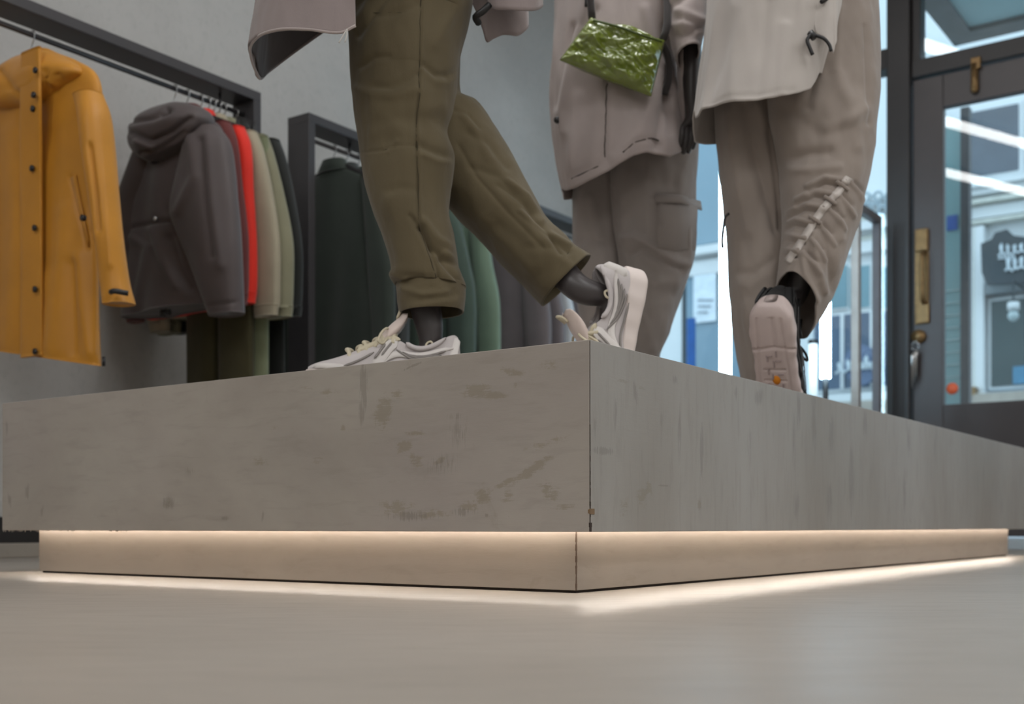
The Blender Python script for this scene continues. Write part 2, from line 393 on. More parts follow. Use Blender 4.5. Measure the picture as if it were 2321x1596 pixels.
tag(link('door_sticker', V, Fs, plain('sticker_orange', (226, 104, 66), .5), origin=ST(SD, *oc)), 'round orange sticker low on the glass of the shop door', 'sticker')

# ------------------------------------------------------------------ ceiling tubes (their mirror images stand in the door glass)
def mirrored(px, py, z):
    D = (z-EYE)*F/(HY-py); P = np.array([(px-CX)/F*D, D, 0]); s, t = P@DR, P@DL; return (2*(SD+.008)-s, t)
TUBE = emit('lamp_tube', (1.0, .97, .95, 1), LAMP)
ZL = 3.2
lab = ['nearest to the door', 'second from the door', 'third from the door', 'fourth from the door', 'farthest from the door']
a0, a1 = np.array(mirrored(2090, 97, ZL)), np.array(mirrored(2175, 129, ZL))
b0, b1 = np.array(mirrored(2140, 275, ZL)), np.array(mirrored(2321, 326, ZL))
c0, c1 = np.array(mirrored(2140, 390, ZL)), np.array(mirrored(2321, 441, ZL))
dirb = (b1-b0)/np.linalg.norm(b1-b0)
for i, (p, off) in enumerate([(a0, -.3), (b0, -.3), (c0, -.3)]):
    ln = 1.9
    q0 = p+dirb*off; q1 = q0+dirb*ln
    root = empty('ceiling_lamp', ST((q0[0]+q1[0])/2, (q0[1]+q1[1])/2, 3.7), 'straight white tube lamp seen as a bright line mirrored in the door glass', 'lamp', 'tube lamps under the ceiling')
    tube('tube', [ST(q0[0], q0[1], ZL), ST(q1[0], q1[1], ZL)], .036, TUBE, root, 14)
    tube('housing', [ST(q0[0], q0[1], ZL+.05), ST(q1[0], q1[1], ZL+.05)], .028, STEEL, root, 8)
    for e in (.15, .85):
        q = q0*(1-e)+q1*e; tube('hanging_wire', [ST(q[0], q[1], ZL+.05), ST(q[0], q[1], 3.7)], .003, STEEL, root, 6)
# unseen glowing panels added under the ceiling to brighten walls and upright faces
for i, (s, t) in enumerate([(-3.5, -3.), (-3.5, -.6), (-3.5, 1.6), (-1.2, -3.5), (1.2, -3.5), (3.2, -3.5), (5.0, -3.5), (-1.6, 2.0), (2.4, 1.2), (.6, -1.2)]):
    root = empty('ceiling_fill_panel', ST(s, t, 3.7), 'square glowing panel added under the ceiling, out of view, as fill light', 'lamp', 'added fill panels')
    box('diffuser', s-.45, s+.45, t-.45, t+.45, 3.66, 3.67, emit('fill_panel_glow', (1.0, 1.0, 1.0, 1), PANEL), root)
    box('frame', s-.48, s+.48, t-.48, t+.48, 3.671, 3.699, WHITEP, root)

# ------------------------------------------------------------------ display platform
S0, T0 = 1.5566, .954; S1, T1 = S0+3.19, T0+1.625
ZB, ZT = .1010, .4010; RC = .068; TH = .018
def LM(px, py): t, z = on_s(px, py, S0); return t, z
def RM(px, py): s, z = on_t(px, py, T0); return s, z
def lmk(px, py, w, h, rot, s): t, z = LM(px, py); k = 1/F*(1.9+.3*(1331-px)/1331)/.9; return (t, z, w*k*1.2, h*k, rot, s)
def rmk(px, py, w, h, rot, s): u, z = RM(px, py); k = 1/F*(1.85+ (px-1331)/990*2.2); return (u, z, w*k*1.5, h*k, rot, s)
left_marks = [lmk(868, 935, 26, 45, .2, 1), lmk(900, 895, 22, 14, .3, .8), lmk(1085, 885, 42, 20, 0, 1), lmk(1120, 897, 32, 12, .1, 1), lmk(1160, 842, 36, 12, .2, .8), lmk(1245, 830, 22, 14, 0, .7),
    lmk(940, 982, 30, 7, 0, 1), lmk(915, 1012, 24, 18, -.2, 1), lmk(945, 1045, 26, 18, .4, .8), lmk(998, 1043, 18, 8, -.4, .9), lmk(1205, 1065, 60, 14, -.5, 1), lmk(1145, 1095, 44, 8, -.4, .8),
    lmk(1235, 1005, 60, 14, -.2, .6), lmk(720, 1045, 22, 14, 0, .6), lmk(777, 968, 8, 15, 0, .7), lmk(1168, 878, 7, 14, 0, .6), lmk(622, 970, 12, 12, 0, .6), lmk(1095, 1125, 22, 28, .5, .9),
    lmk(1245, 1115, 34, 26, .6, .7), lmk(740, 890, 44, 12, 0, .55), lmk(590, 1045, 30, 22, 0, .5), lmk(900, 1150, 60, 24, 0, .7), lmk(1060, 1145, 30, 20, 0, .8), lmk(980, 1165, 60, 14, 0, .7), lmk(1150, 1128, 20, 20, 0, .6), lmk(380, 1140, 24, 22, 0, .6), lmk(700, 880, 30, 10, 0, .5), lmk(1280, 1150, 46, 10, 0, .6)]
left_streaks = [lmk(824, 880, 11, 62, 0, 1.25), lmk(820, 930, 9, 36, 0, 1.), lmk(1030, 945, 22, 12, 0, .6), lmk(1040, 980, 30, 40, 0, .5), lmk(62, 1115, 12, 26, .1, .9), lmk(22, 1135, 7, 26, -.2, 1), lmk(382, 1140, 26, 20, 0, .8), lmk(510, 1175, 14, 6, 0, .9), lmk(596, 1170, 5, 18, .2, 1.1),
    lmk(930, 832, 20, 3, -.3, 1.1), lmk(945, 826, 16, 3, -.3, .9), lmk(930, 1170, 70, 14, 0, .75), lmk(1050, 1160, 34, 12, 0, .8), lmk(1103, 1168, 4, 5, 0, 1.3), lmk(15, 970, 8, 26, 0, .6), lmk(95, 1160, 8, 20, .3, .7), lmk(430, 1070, 20, 16, 0, .6), lmk(1000, 1052, 50, 26, 0, .5)]
right_marks = [rmk(1455, 880, 20, 8, 0, .6), rmk(1455, 1125, 22, 30, -.4, .7), rmk(1585, 1145, 8, 16, 0, .9), rmk(1415, 1150, 18, 30, .2, .7), rmk(1470, 1110, 14, 30, -.3, .7), rmk(1405, 862, 30, 8, 0, .6)]
right_streaks = [rmk(1440, 890, 8, 34, .3, .9), rmk(1395, 940, 8, 60, 0, .75), rmk(1590, 1030, 8, 80, 0, .85), rmk(1368, 1022, 36, 11, 0, 1.05), rmk(1505, 1101, 18, 2.5, 0, 1.5), rmk(1810, 930, 10, 50, 0, .9), rmk(1845, 960, 12, 90, 0, .9), rmk(1885, 985, 14, 60, 0, .9), rmk(1930, 1090, 14, 90, 0, .95), rmk(1880, 1140, 16, 60, 0, .8),
    rmk(2060, 1000, 12, 40, 0, .8), rmk(1960, 960, 14, 40, 0, .8), rmk(2050, 1110, 12, 60, 0, .75), rmk(1805, 1150, 14, 40, 0, .8), rmk(1720, 900, 20, 18, .5, .9), rmk(1668, 890, 5, 18, 0, 1.), rmk(1500, 960, 8, 60, 0, .6), rmk(1540, 980, 8, 70, 0, .65), rmk(1800, 1000, 8, 80, 0, .7), rmk(2120, 1010, 10, 60, 0, .7), rmk(2230, 1080, 10, 70, 0, .55), rmk(1700, 1010, 8, 60, 0, .5), rmk(1350, 960, 10, 40, 0, .6), rmk(1530, 860, 10, 14, 0, .8)]
P_L = plaster('platform_plaster_left', (141, 132, 124), (164, 157, 147), (150, 140, 137), left_marks, left_streaks, rough=.55, stain=(122, 112, 94), dark=(104, 98, 92))
P_R = plaster('platform_plaster_right', (136, 130, 123), (156, 153, 148), (139, 137, 132), right_marks, right_streaks, rough=.5, vert=True, stain=(124, 116, 102), dark=(106, 101, 97))
P_T = plaster('platform_plaster_top', (160, 152, 144), (170, 162, 154), (164, 158, 150), rough=.5)
P_B = plaster('platform_base_plaster', (142, 131, 121), (153, 142, 131), (147, 136, 126), rough=.5, stain=(116, 105, 92))
plat = empty('display_platform', ST((S0+S1)/2, (T0+T1)/2, 0), 'low floating display platform of worn grey plaster lit from beneath, standing on the shop floor', 'platform')
# side panels: mitred prisms with an open joint at the corner
def panel(name, q, z0, z1, mat, uvm):
    V, uv = [], []
    for z in (z0, z1):
        for (s, t) in q: V.append(ST(s, t, z)); uv.append((t if uvm == 't' else s, z))
    f = [(0, 1, 2, 3), (7, 6, 5, 4)]+[(i, i+4, (i+1) % 4+4, (i+1) % 4) for i in range(4)]
    o = link(name, V, f, mat, plat, smooth=False, uvs=uv); bevel(o, .0012, 2); return o
g = .0007
LZ0 = ZB+.0012
panel('side_panel', [(S0, T0+g), (S0+TH, T0+TH+g), (S0+TH, T1-TH), (S0, T1)], ZB, ZT, P_L, 't')
panel('side_panel', [(S0+g, T0), (S0+TH+g, T0+TH), (S1-TH, T0+TH), (S1, T0)], ZB, ZT, P_R, 's')
panel('side_panel', [(S0+.002, T1), (S0+TH, T1-TH), (S1-TH, T1-TH), (S1, T1)], ZB, ZT, P_R, 's')
panel('side_panel', [(S1, T0), (S1-TH, T0+TH), (S1-TH, T1-TH), (S1, T1)], ZB, ZT, P_L, 't')
box('joint_filler', S0+.0035, S0+.011, T0+.0035, T0+.011, ZB+.001, ZT-.002, plain('joint_dirt', (58, 48, 42), .9), plat)
box('top_panel', S0+TH+.0008, S1-TH-.0008, T0+TH+.0008, T1-TH-.0008, ZT-.025, ZT-.0006, P_T, plat, .001, 'top')
box('underside_panel', S0+TH+.001, S1-TH-.001, T0+TH+.001, T1-TH-.001, ZB+.027, ZB+.04, P_B, plat, 0, 'top')
# chipped lower edge
V, Fc = [], []
for k in range(60):
    tt = T1-.002-random.random()**1.5*.5; ss = S0+.001+random.random()*.006; w = .0015+random.random()*.005; h = .001+random.random()*.005*(1 if tt > T1-.14 else .4)
    i = len(V); V += [ST(ss, tt, ZB+.0005), ST(ss+.003, tt+w*.5, ZB+.0005), ST(ss, tt+w, ZB+.0005), ST(ss+.001, tt+w*.5, ZB-h)]; Fc += [(i, i+1, i+2), (i, i+3, i+1), (i+1, i+3, i+2), (i+2, i+3, i)]
ch = link('chipped_edge', V, Fc, P_L, plat, smooth=False); ch['kind'] = 'stuff'
# jagged wear of the joint
V, Fc = [], []
zz = ZB+.0005
while zz < ZB+.165:
    k = 1-(zz-ZB)/.165; w = (.0006+.0018*k*random.random()+(.0030 if k > .93 else 0)); h = .004+.006*random.random(); sw = (random.random()-.5)*.0016*k
    c0_ = ST(S0-.0002, T0-.0002, zz)
    i = len(V); e = -.0004
    for z in (zz, zz+h):
        V += [ST(S0+e+.00, T0+w*.3+abs(sw), z), ST(S0+e, T0+e, z), ST(S0+w+abs(sw)*.5, T0+e, z), ST(S0+.004, T0+.004, z)]
    Fc += [(i, i+1, i+5, i+4), (i+1, i+2, i+6, i+5), (i+2, i+3, i+7, i+6), (i+3, i, i+4, i+7), (i+4, i+5, i+6, i+7), (i+3, i+2, i+1, i)]
    zz += h*.98
cj = link('joint_crack', V, Fc, MATS['joint_dirt'], plat, smooth=False); cj['kind'] = 'stuff'
# scrap of brown tape folded round the corner
zt0, zt1 = LM(1331, 1166)[1], LM(1331, 1153)[1]
V = [ST(S0-.0008, T0+.0035, zt0+.002), ST(S0-.001, T0-.001, zt0), ST(S0+.012, T0-.001, zt0), ST(S0-.0008, T0+.0035, zt1-.002), ST(S0-.001, T0-.001, zt1), ST(S0+.012, T0-.001, zt1)]
tp = link('tape_scrap', V, [(0, 1, 4, 3), (1, 2, 5, 4)], plain('brown_tape', (112, 88, 62), .5), plat, smooth=False)
sm = tp.modifiers.new('solid', 'SOLIDIFY'); sm.thickness = .0006
# recessed plinth
bs0, bt0 = S0+RC, T0+RC; bs1, bt1 = bs0+3.05, bt0+1.513
GZ = .0045
def bpanel(name, q, uvm):
    V, uv = [], []
    for z in (GZ, ZB+.027):
        for (s, t) in q: V.append(ST(s, t, z)); uv.append((t if uvm == 't' else s, z))
    o = link(name, V, [(0, 1, 2, 3), (7, 6, 5, 4)]+[(i, i+4, (i+1) % 4+4, (i+1) % 4) for i in range(4)], P_B, plat, smooth=False, uvs=uv); bevel(o, .001, 2); return o
bpanel('plinth_panel', [(bs0, bt0+.0006), (bs0+TH, bt0+TH), (bs0+TH, bt1-TH), (bs0, bt1)], 't')
bpanel('plinth_panel', [(bs0+.0006, bt0), (bs0+TH, bt0+TH), (bs1-TH, bt0+TH), (bs1, bt0)], 's')
bpanel('plinth_panel', [(bs0, bt1), (bs0+TH, bt1-TH), (bs1-TH, bt1-TH), (bs1, bt1)], 's')
bpanel('plinth_panel', [(bs1, bt0), (bs1-TH, bt0+TH), (bs1-TH, bt1-TH), (bs1, bt1)], 't')
box('plinth_foot', bs0+.006, bs1-.006, bt0+.006, bt1-.006, 0, GZ+.002, MATS['joint_dirt'], plat)
zz = GZ; V, Fc = [], []
while zz < ZB+.01:
    h = .003+.004*random.random(); w = .0009+.0012*random.random(); i = len(V); e = -.0005
    for z in (zz, zz+h):
        V += [ST(bs0+e, bt0+w, z), ST(bs0+e, bt0+e, z), ST(bs0+w, bt0+e, z), ST(bs0+.003, bt0+.003, z)]
    Fc += [(i, i+1, i+5, i+4), (i+1, i+2, i+6, i+5), (i+2, i+3, i+7, i+6), (i+3, i, i+4, i+7), (i+4, i+5, i+6, i+7), (i+3, i+2, i+1, i)]; zz += h
pj = link('joint_crack', V, Fc, plain('joint_brown', (92, 76, 64), .9), plat, smooth=False); pj['kind'] = 'stuff'
LEDM = emit('warm_light_strip', (1.0, .91, .81, 1), STRIP)
zl = ZB+.0185; o1, o2 = .007, .012
box('light_strip', bs0-o2, bs0-o1, bt0-o2, bt1+o1, zl, zl+.004, LEDM, plat)
box('light_strip', bs0-o1, bs1+o1, bt0-o2, bt0-o1, zl, zl+.004, LEDM, plat)
box('light_strip', bs0-o1, bs1+o1, bt1+o1, bt1+o2, zl, zl+.004, LEDM, plat)
box('light_strip', bs1+o1, bs1+o2, bt0-o2, bt1+o2, zl, zl+.004, LEDM, plat)

# ------------------------------------------------------------------ shoes
def bend(P, xb, ang, soft=.045):
    P = np.array(P, float); out = np.empty_like(P)
    xs = np.linspace(.36, -.06, 400); th = ang*np.clip((xb+soft-xs)/(2*soft), 0, 1); th = np.where(th > 0, ang*(3*(th/ang)**2-2*(th/ang)**3), 0) if ang else th
    sx = np.zeros(400); sz = np.zeros(400); sx[0] = xs[0]
    for i in range(1, 400):
        d = xs[i-1]-xs[i]; sx[i] = sx[i-1]-d*math.cos(th[i]); sz[i] = sz[i-1]+d*math.sin(th[i])
    X = np.interp(P[:, 0], xs[::-1], sx[::-1]); Z = np.interp(P[:, 0], xs[::-1], sz[::-1]); T = np.interp(P[:, 0], xs[::-1], th[::-1])
    out[:, 0] = X+P[:, 2]*np.sin(T)*1.0; out[:, 1] = P[:, 1]; out[:, 2] = Z+P[:, 2]*np.cos(T)
    return out
LIGHTS = dict(
    upper=cloth('sneaker_mesh', (192, 185, 184), .8, .1, .05, 900, .3), sole=plain('sneaker_sole', (208, 196, 190), .6, 0, .03, 20, .05),
    overlay=plain('sneaker_overlay', (206, 200, 196), .55, 0, .03, 20, .05), lace=cloth('sneaker_lace', (200, 190, 166), .8, .1, .05, 900, .4),
    stripe=plain('sneaker_stripe', (128, 122, 118), .45, 0, .05, 20, .05), lining=cloth('sneaker_lining', (214, 198, 190), .9, .3, .05, 900, .3))
DARKS = dict(
    upper=cloth('black_sneaker_mesh', (30, 29, 30), .85, .1, .1, 900, .3), sole=plain('pink_white_sole', (196, 180, 176), .6, 0, .03, 20, .05),
    overlay=plain('black_sneaker_overlay', (24, 24, 26), .5, 0, .03, 20, .05), lace=cloth('black_lace', (36, 35, 36), .8, .1, .05, 900, .4),
    stripe=plain('grey_sneaker_stripe', (80, 78, 80), .5, 0, .05, 20, .05), lining=cloth('black_lining', (34, 32, 33), .9, .3, .05, 900, .3))
def shoe(parent, ball, heading, ang, M, mirror=1, scale=1., roll=0., dot=None, grooves=False, suffix=''):
    """ball: where the ball of the foot meets the platform; heading: unit vector; ang: how far the heel is lifted"""
    hd = np.array([heading[0], heading[1], 0.]); hd /= np.linalg.norm(hd); sd = np.array([-hd[1], hd[0], 0]); up = np.array([0, 0, 1.])
    XB = .205
    def place(P):
        P = bend(np.asarray(P, float).reshape(-1, 3)*[1, mirror, 1], XB, ang)
        P = (P-[XB, 0, 0])*scale
        if roll: c, s = math.cos(roll), math.sin(roll); P = P@np.array([[1, 0, 0], [0, c, s], [0, -s, c]])
        return np.asarray(ball)+P[:, :1]*hd+P[:, 1:2]*sd+P[:, 2:3]*up
    xs = np.linspace(0, 1, 46)
    # sole
    st = np.array([[-.016, .012, .018, .046], [-.010, .028, .008, .050], [.01, .040, .001, .048], [.05, .045, 0, .044], [.10, .042, .001, .038], [.15, .043, 0, .034], [.20, .047, 0, .031], [.24, .045, .002, .029], [.275, .036, .007, .028], [.295, .020, .013, .029], [.303, .006, .018, .028]])
    NS = 160 if grooves else 60; S = catmull(st, NS); ns = 96 if grooves else 28; th = np.linspace(0, 2*math.pi, ns, endpoint=False)
    c = np.sign(np.cos(th))*abs(np.cos(th))**(.75 if grooves else .45); s_ = np.sign(np.sin(th))*abs(np.sin(th))**.45
    P = np.zeros((NS, ns, 3)); P[..., 0] = S[:, :1]; flare = 1-.06*(s_ > 0)
    P[..., 1] = S[:, 1:2]*c*flare; P[..., 2] = (S[:, 2:3]+S[:, 3:4])/2+(S[:, 3:4]-S[:, 2:3])/2*s_
    P[..., 1] += np.where(abs(c) > .8, .0008*np.sin(P[..., 0]*160)*np.sign(c), 0)*(S[:, 1:2] > .02)
    if grooves:   # tread: heel split, cross groove and ribs
        x, y = P[..., 0], P[..., 1]; under = (s_ < -.5)[None]*np.ones_like(x)
        dg = .005*np.exp(-((y+.004)/.0035)**2)*(x < .068)*(x > .008)+.004*np.exp(-((x-.072-.25*abs(y+.004))/.003)**2)+.003*np.exp(-((abs(y-.002)-.022-.05*x)/.0022)**2)*(x > .01)*(x < .2)+.003*np.exp(-((x-.125)/.0022)**2)*(abs(y) < .022)+.003*np.exp(-((x-.15)/.0022)**2)*(abs(y) < .022)
        P[..., 2] += dg*under
    nm = place(P).reshape(NS, ns, 3)
    sh = grid_obj('shoe', nm, M['sole'], parent, True, (True, True))    # the shoe part; its pieces below it
    # upper
    st = np.array([[-.008, .020, .032, .088, .012, .055], [.0, .031, .034, .100, .022, .05], [.015, .037, .034, .097, .029, .035], [.04, .038, .033, .080, .031, .034], [.065, .037, .031, .071, .031, .034], [.09, .036, .03, .074, .031, .04],
                   [.115, .036, .028, .088, .027, .07], [.135, .038, .027, .091, .020, .088], [.16, .041, .026, .083, .019, .082], [.19, .044, .025, .069, .022, .070], [.22, .044, .025, .056, .026, .060], [.25, .040, .025, .046, .026, .050], [.275, .031, .026, .040, .020, .043], [.292, .018, .026, .034, .012, .036], [.299, .005, .027, .030, .003, .031]])
    U = catmull(st, 90)
    prof = [(1., 0., 0), (1.03, .25, 0), (1.0, .5, 0), (.9, .78, 0)]
    Pu = []
    for (x, w, z0, h, wr, zi) in U:
        half = [(w*a, z0+(h-z0)*b) for a, b, _ in prof]+[(wr*1.12, z0+(h-z0)*.94), (wr, h), (wr*.82, h-(.004 if h-zi > .01 else -.001)), (wr*.74, (h+zi)/2 if h-zi > .01 else h+.002), (wr*.6, zi if h-zi > .01 else h+.003), (0, zi if h-zi > .01 else h+.004)]
        row = [(x, y, z) for y, z in half]+[(x, -y, z) for y, z in half[-2::-1]]
        Pu.append(row)
    Pu = np.array(Pu); nc = Pu.shape[1]
    up_o = grid_obj('upper', place(Pu).reshape(90, nc, 3), M['upper'], sh, False); sb_ = up_o.modifiers.new('sub', 'SUBSURF'); sb_.levels = 1; sb_.render_levels = 1
    def side(x, v, lift=.0016, sgn=1):
        i = np.clip(np.searchsorted(U[:, 0], x), 1, 89); f = (x-U[i-1, 0])/(U[i, 0]-U[i-1, 0]+1e-9); w, z0, h, wr = [U[i-1, k]*(1-f)+U[i, k]*f for k in (1, 2, 3, 4)]
        vs = [0, .25, .5, .78, .94, 1.]; ws = [w, w*1.03, w, w*.9, wr*1.12, wr]; y = np.interp(v, vs, ws)
        return (x, sgn*(y+lift), z0+(h-z0)*v+lift*(1 if v > .85 else 0))
    def ribbon(name, pts, wd, mat, sgn, lift=.0016, th=.0011):
        pts = catmull(np.array(pts, float), 22); C = np.array([side(p[0], p[1], lift, sgn) for p in pts])
        d = np.gradient(C, axis=0); d /= np.linalg.norm(d, axis=1, keepdims=True); nrm = np.tile([0, sgn, .25], (22, 1)); q = np.cross(d, nrm); q /= np.linalg.norm(q, axis=1, keepdims=True)
        n2 = np.cross(q, d); wv = np.interp(np.linspace(0, 1, 22), [0, .12, .88, 1], [.25, 1, 1, .25])[:, None]*wd
        G = np.stack([C+q*wv-n2*th, C+q*wv*.8+n2*th, C-q*wv*.8+n2*th, C-q*wv-n2*th], 1)
        return grid_obj(name, place(G).reshape(22, 4, 3), mat, sh, True, (True, True))
    for sg in (1, -1):
        ribbon('side_panel', [(.005, .55), (.05, .62), (.10, .55), (.14, .35), (.16, .1)], .0075, M['overlay'], sg, .0012)
        ribbon('side_panel', [(.118, .93), (.135, .7), (.15, .4), (.165, .08)], .0125, M['overlay'], sg, .0010)
        ribbon('heel_counter', [(-.001, .9), (.002, .6), (.008, .2)], .010, M['overlay'], sg, .001)
        ribbon('collar_band', [(.10, .97), (.08, .9), (.05, .9), (.02, .92)], .005, M['upper'], sg, .0025, .003)
        for k, pts in enumerate([[(.128, .86), (.150, .45)], [(.142, .82), (.165, .38)]]): ribbon('stripe', pts, .0024, M['stripe'], sg, .0030)
        for k in range(4): ribbon('stripe', [(.120-.012*k, .62-.02*k), (.09-.016*k, .42+.04*k), (.045-.008*k, .22+.10*k)], .0024, M['stripe'], sg, .0030)
        ribbon('stripe', [(.155, .10), (.12, .16), (.06, .08)], .0022, M['stripe'], sg, .0026)
        ribbon('toe_overlay', [(.165, .62), (.195, .42), (.225, .2)], .0025, M['stripe'], sg, .0014)
        ribbon('toe_guard', [(.22, .12), (.255, .3), (.288, .55)], .006, M['overlay'], sg, .0012)
        tube('loop', place([side(.062, .93, .002, sg), side(.058, 1.1, .004, sg), side(.05, 1.1, .004, sg), side(.046, .93, .002, sg)]), .0022*scale, M['lace'], sh, 8, 10)
        ribbon('lace_stay', [(.112, .97), (.14, .93), (.17, .92), (.20, .92)], .006, M['lace'] if M is LIGHTS else M['overlay'], sg, .0022)
    HP = []
    for z_, r_, xo in [(.034, .037, -.004), (.05, .038, -.006), (.07, .036, -.004), (.086, .032, -.003), (.097, .027, .000), (.101, .020, .006)]:
        HP.append([(xo+.036-(.036+.004)*math.cos(a)*1.0, r_*math.sin(a), z_-.034*(abs(a)/1.2)**2.2*(z_-.034)/.07) for a in np.linspace(-1.2, 1.2, 26)])
    HP = catmull(np.array(HP).reshape(6, -1), 16).reshape(16, 26, 3)
    grid_obj('heel_panel', place(HP).reshape(16, 26, 3), M['upper'], sh, False, thick=.005)
    # tongue
    tg_ = np.array([[.165, 0, .082], [.140, 0, .098], [.120, 0, .118], [.108, 0, .136], [.106, 0, .146]]); Ct = catmull(tg_, 24); G = []
    for i, cpt in enumerate(Ct):
        f = i/23; wv = .017+.011*math.sin(f*2.2); tk = .004+.010*math.sin(min(1, f*1.05)*math.pi)*f**.3
        d = Ct[min(i+1, 23)]-Ct[max(i-1, 0)]; d /= np.linalg.norm(d); nn = np.array([d[2], 0, -d[0]]); ty = np.array([0, 1., 0])
        e = 1 if i < 23 else .4
        G.append([cpt+ty*wv*e*math.cos(a)+nn*tk*e*math.sin(a)-nn*.010*(math.cos(a)**2)*f for a in np.linspace(0, 2*math.pi, 24, endpoint=False)])
    grid_obj('tongue', place(np.array(G)).reshape(24, 24, 3), M['lining'], sh, True, (True, True))
    tube('tongue_loop', place([(.118, .008, .135), (.112, .008, .150), (.112, 0, .156), (.112, -.008, .150), (.118, -.008, .135)]), .003*scale, M['lace'], sh, 8, 14)
    # laces
    for k in range(6):
        x = .128+.017*k; h = float(np.interp(x, U[:, 0], U[:, 3])); w = float(np.interp(x, U[:, 0], U[:, 4]))+.006; dx = .007*(1 if k % 2 else -1)
        tube('lace', place([(x, w+.004, h-.012), (x+dx*.4, w*.8, h+.003), (x+dx, w*.3, h+.010), (x-dx*.3, -w*.3, h+.010), (x-dx*.6, -w*.8, h+.003), (x, -w-.004, h-.012)]), .0044*scale, M['lace'], sh, 8, 20)
    for sg in (1, -1):
        tube('lace_bow', place([(.130, 0, .100), (.138, sg*.018, .112), (.150, sg*.036, .100), (.156, sg*.044, .082), (.148, sg*.038, .078), (.136, sg*.02, .095), (.130, 0, .102)]), .0026*scale, M['lace'], sh, 8, 30)
    if grooves:
        for (x, y, a, b) in [(.088, -.006, .007, .0015), (.093, .008, .0015, .006), (.10, .012, .006, .0015), (.104, -.010, .0015, .006), (.112, .0, .008, .0015), (.13, .012, .006, .0015), (.135, -.012, .0015, .006), (.14, .004, .006, .0015), (.165, .014, .009, .0015), (.165, -.014, .009, .0015)]:
            V = [(x+sx*a, y+sy*b, z_) for z_ in (-.0016, .002) for sx in (-1, 1) for sy in (-1, 1)]
            link('tread_bar', place(V), [(0, 1, 3, 2), (4, 6, 7, 5), (0, 4, 5, 1), (2, 3, 7, 6), (0, 2, 6, 4), (1, 5, 7, 3)], plain('tread_mauve', (166, 150, 148), .6), sh, smooth=False)
    if dot:
        for (x, y, r, mt) in dot:
            V = [(x, y, -.0012)]+[(x+r*1.35*math.cos(a), y+r*math.sin(a), -.0012) for a in np.linspace(0, 2*math.pi, 24, endpoint=False)]+[(x, y, .001)]+[(x+r*1.35*math.cos(a), y+r*math.sin(a), .001) for a in np.linspace(0, 2*math.pi, 24, endpoint=False)]
            f = [(0, i+1, (i+1) % 24+1) for i in range(24)]+[(i+1, i+26, (i+1) % 24+26, (i+1) % 24+1) for i in range(24)]
            link('sole_dot', place(V), f, mt, sh)
    return sh, place
def ankle_at(place, x=.05, z=.12): return place([(x, 0, z)])[0]

def skin_body(name, nodes, edges, parent, mat, sub=2):
    me = bpy.data.meshes.new(name); org = np.array(parent['org'])
    me.from_pydata([tuple(np.asarray(n[0])-org) for n in nodes], edges, []); o = bpy.data.objects.new(name, me); COL.objects.link(o); o.parent = parent; o['org'] = list(map(float, org))
    md = o.modifiers.new('skin', 'SKIN'); md.use_smooth_shade = True
    sv = me.skin_vertices[0].data if me.skin_vertices else None
    if sv is None:
        import bmesh as _b; bm = _b.new(); bm.from_mesh(me); bm.verts.layers.skin.verify(); bm.to_mesh(me); bm.free(); sv = me.skin_vertices[0].data
    for i, n in enumerate(nodes):
        r = n[1]; sv[i].radius = (r, r) if not isinstance(r, tuple) else r; sv[i].use_root = (i == 0)
    me.materials.append(mat); sb = o.modifiers.new('sub', 'SUBSURF'); sb.levels = sub; sb.render_levels = sub; return o

PZ = ZT
def at_pf(px, D): p = W(px, 0, D); p[2] = PZ; return p

# ---- mannequin in olive trousers -----------------------------------------------------------------------------------
OLIVE = cloth('olive_cotton', (89, 79, 58), .8, .15, .06, 800, .25)
OLIVED = cloth('olive_seam', (58, 52, 38), .9, .05, .05, 800, .1)
MAUVE = cloth('mauve_shell', (134, 122, 120), .75, .3, .05, 900, .15)
MAUVEIN = cloth('mauve_lining', (104, 96, 94), .85, .2, .06, 900, .2)
mA = empty('mannequin', at_pf(1150, 2.36), 'mannequin striding in olive trousers and white laced sneakers, on the platform corner', 'mannequin')
DA, DB = 2.41, 2.48
balA = at_pf(1036-1.02*0, DA); 
# front shoe: heel at px 1036
hdA = np.array([-.995, -.10, 0]); heelA = W(1031, 0, DA); ballA = heelA+hdA*.205; ballA[2] = PZ
shA, plA = shoe(mA, ballA, hdA, .0, LIGHTS)
hdB = np.array([-.97, -.24, 0]); ballB = at_pf(1405, DB-.03)
shB, plB = shoe(mA, ballB, hdB, 1.36, LIGHTS, mirror=-1, scale=1.09)
ak1 = ankle_at(plA, .052, .10); ak2 = ankle_at(plB, .055, .11)
bodyA = [(W(925, -170, 2.44), .07), (W(900, -120, 2.40), .06), (W(930, -120, 2.48), .055), (W(915, 330, 2.39), .045), (W(950, 640, DA), .036), (plA([(.050, 0, .115)])[0], .032), (plA([(.050, 0, .06)])[0], .026), (plA([(.15, 0, .05)])[0], .018),
         (W(1005, 300, 2.50), .040), (W(1250, 590, DB), .036), (plB([(.052, 0, .125)])[0], .032), (plB([(.05, 0, .06)])[0], .026), (plB([(.15, 0, .05)])[0], .018),
         (W(925, -420, 2.44), .09), (W(925, -640, 2.44), .11), (W(925, -700, 2.40), .05), (W(925, -745, 2.40), .05)]
skin_body('body', bodyA, [(0, 1), (0, 2), (1, 3), (3, 4), (4, 5), (5, 6), (6, 7), (2, 8), (8, 9), (9, 10), (10, 11), (11, 12), (0, 13), (13, 14), (14, 15), (15, 16)], mA, SKIN)
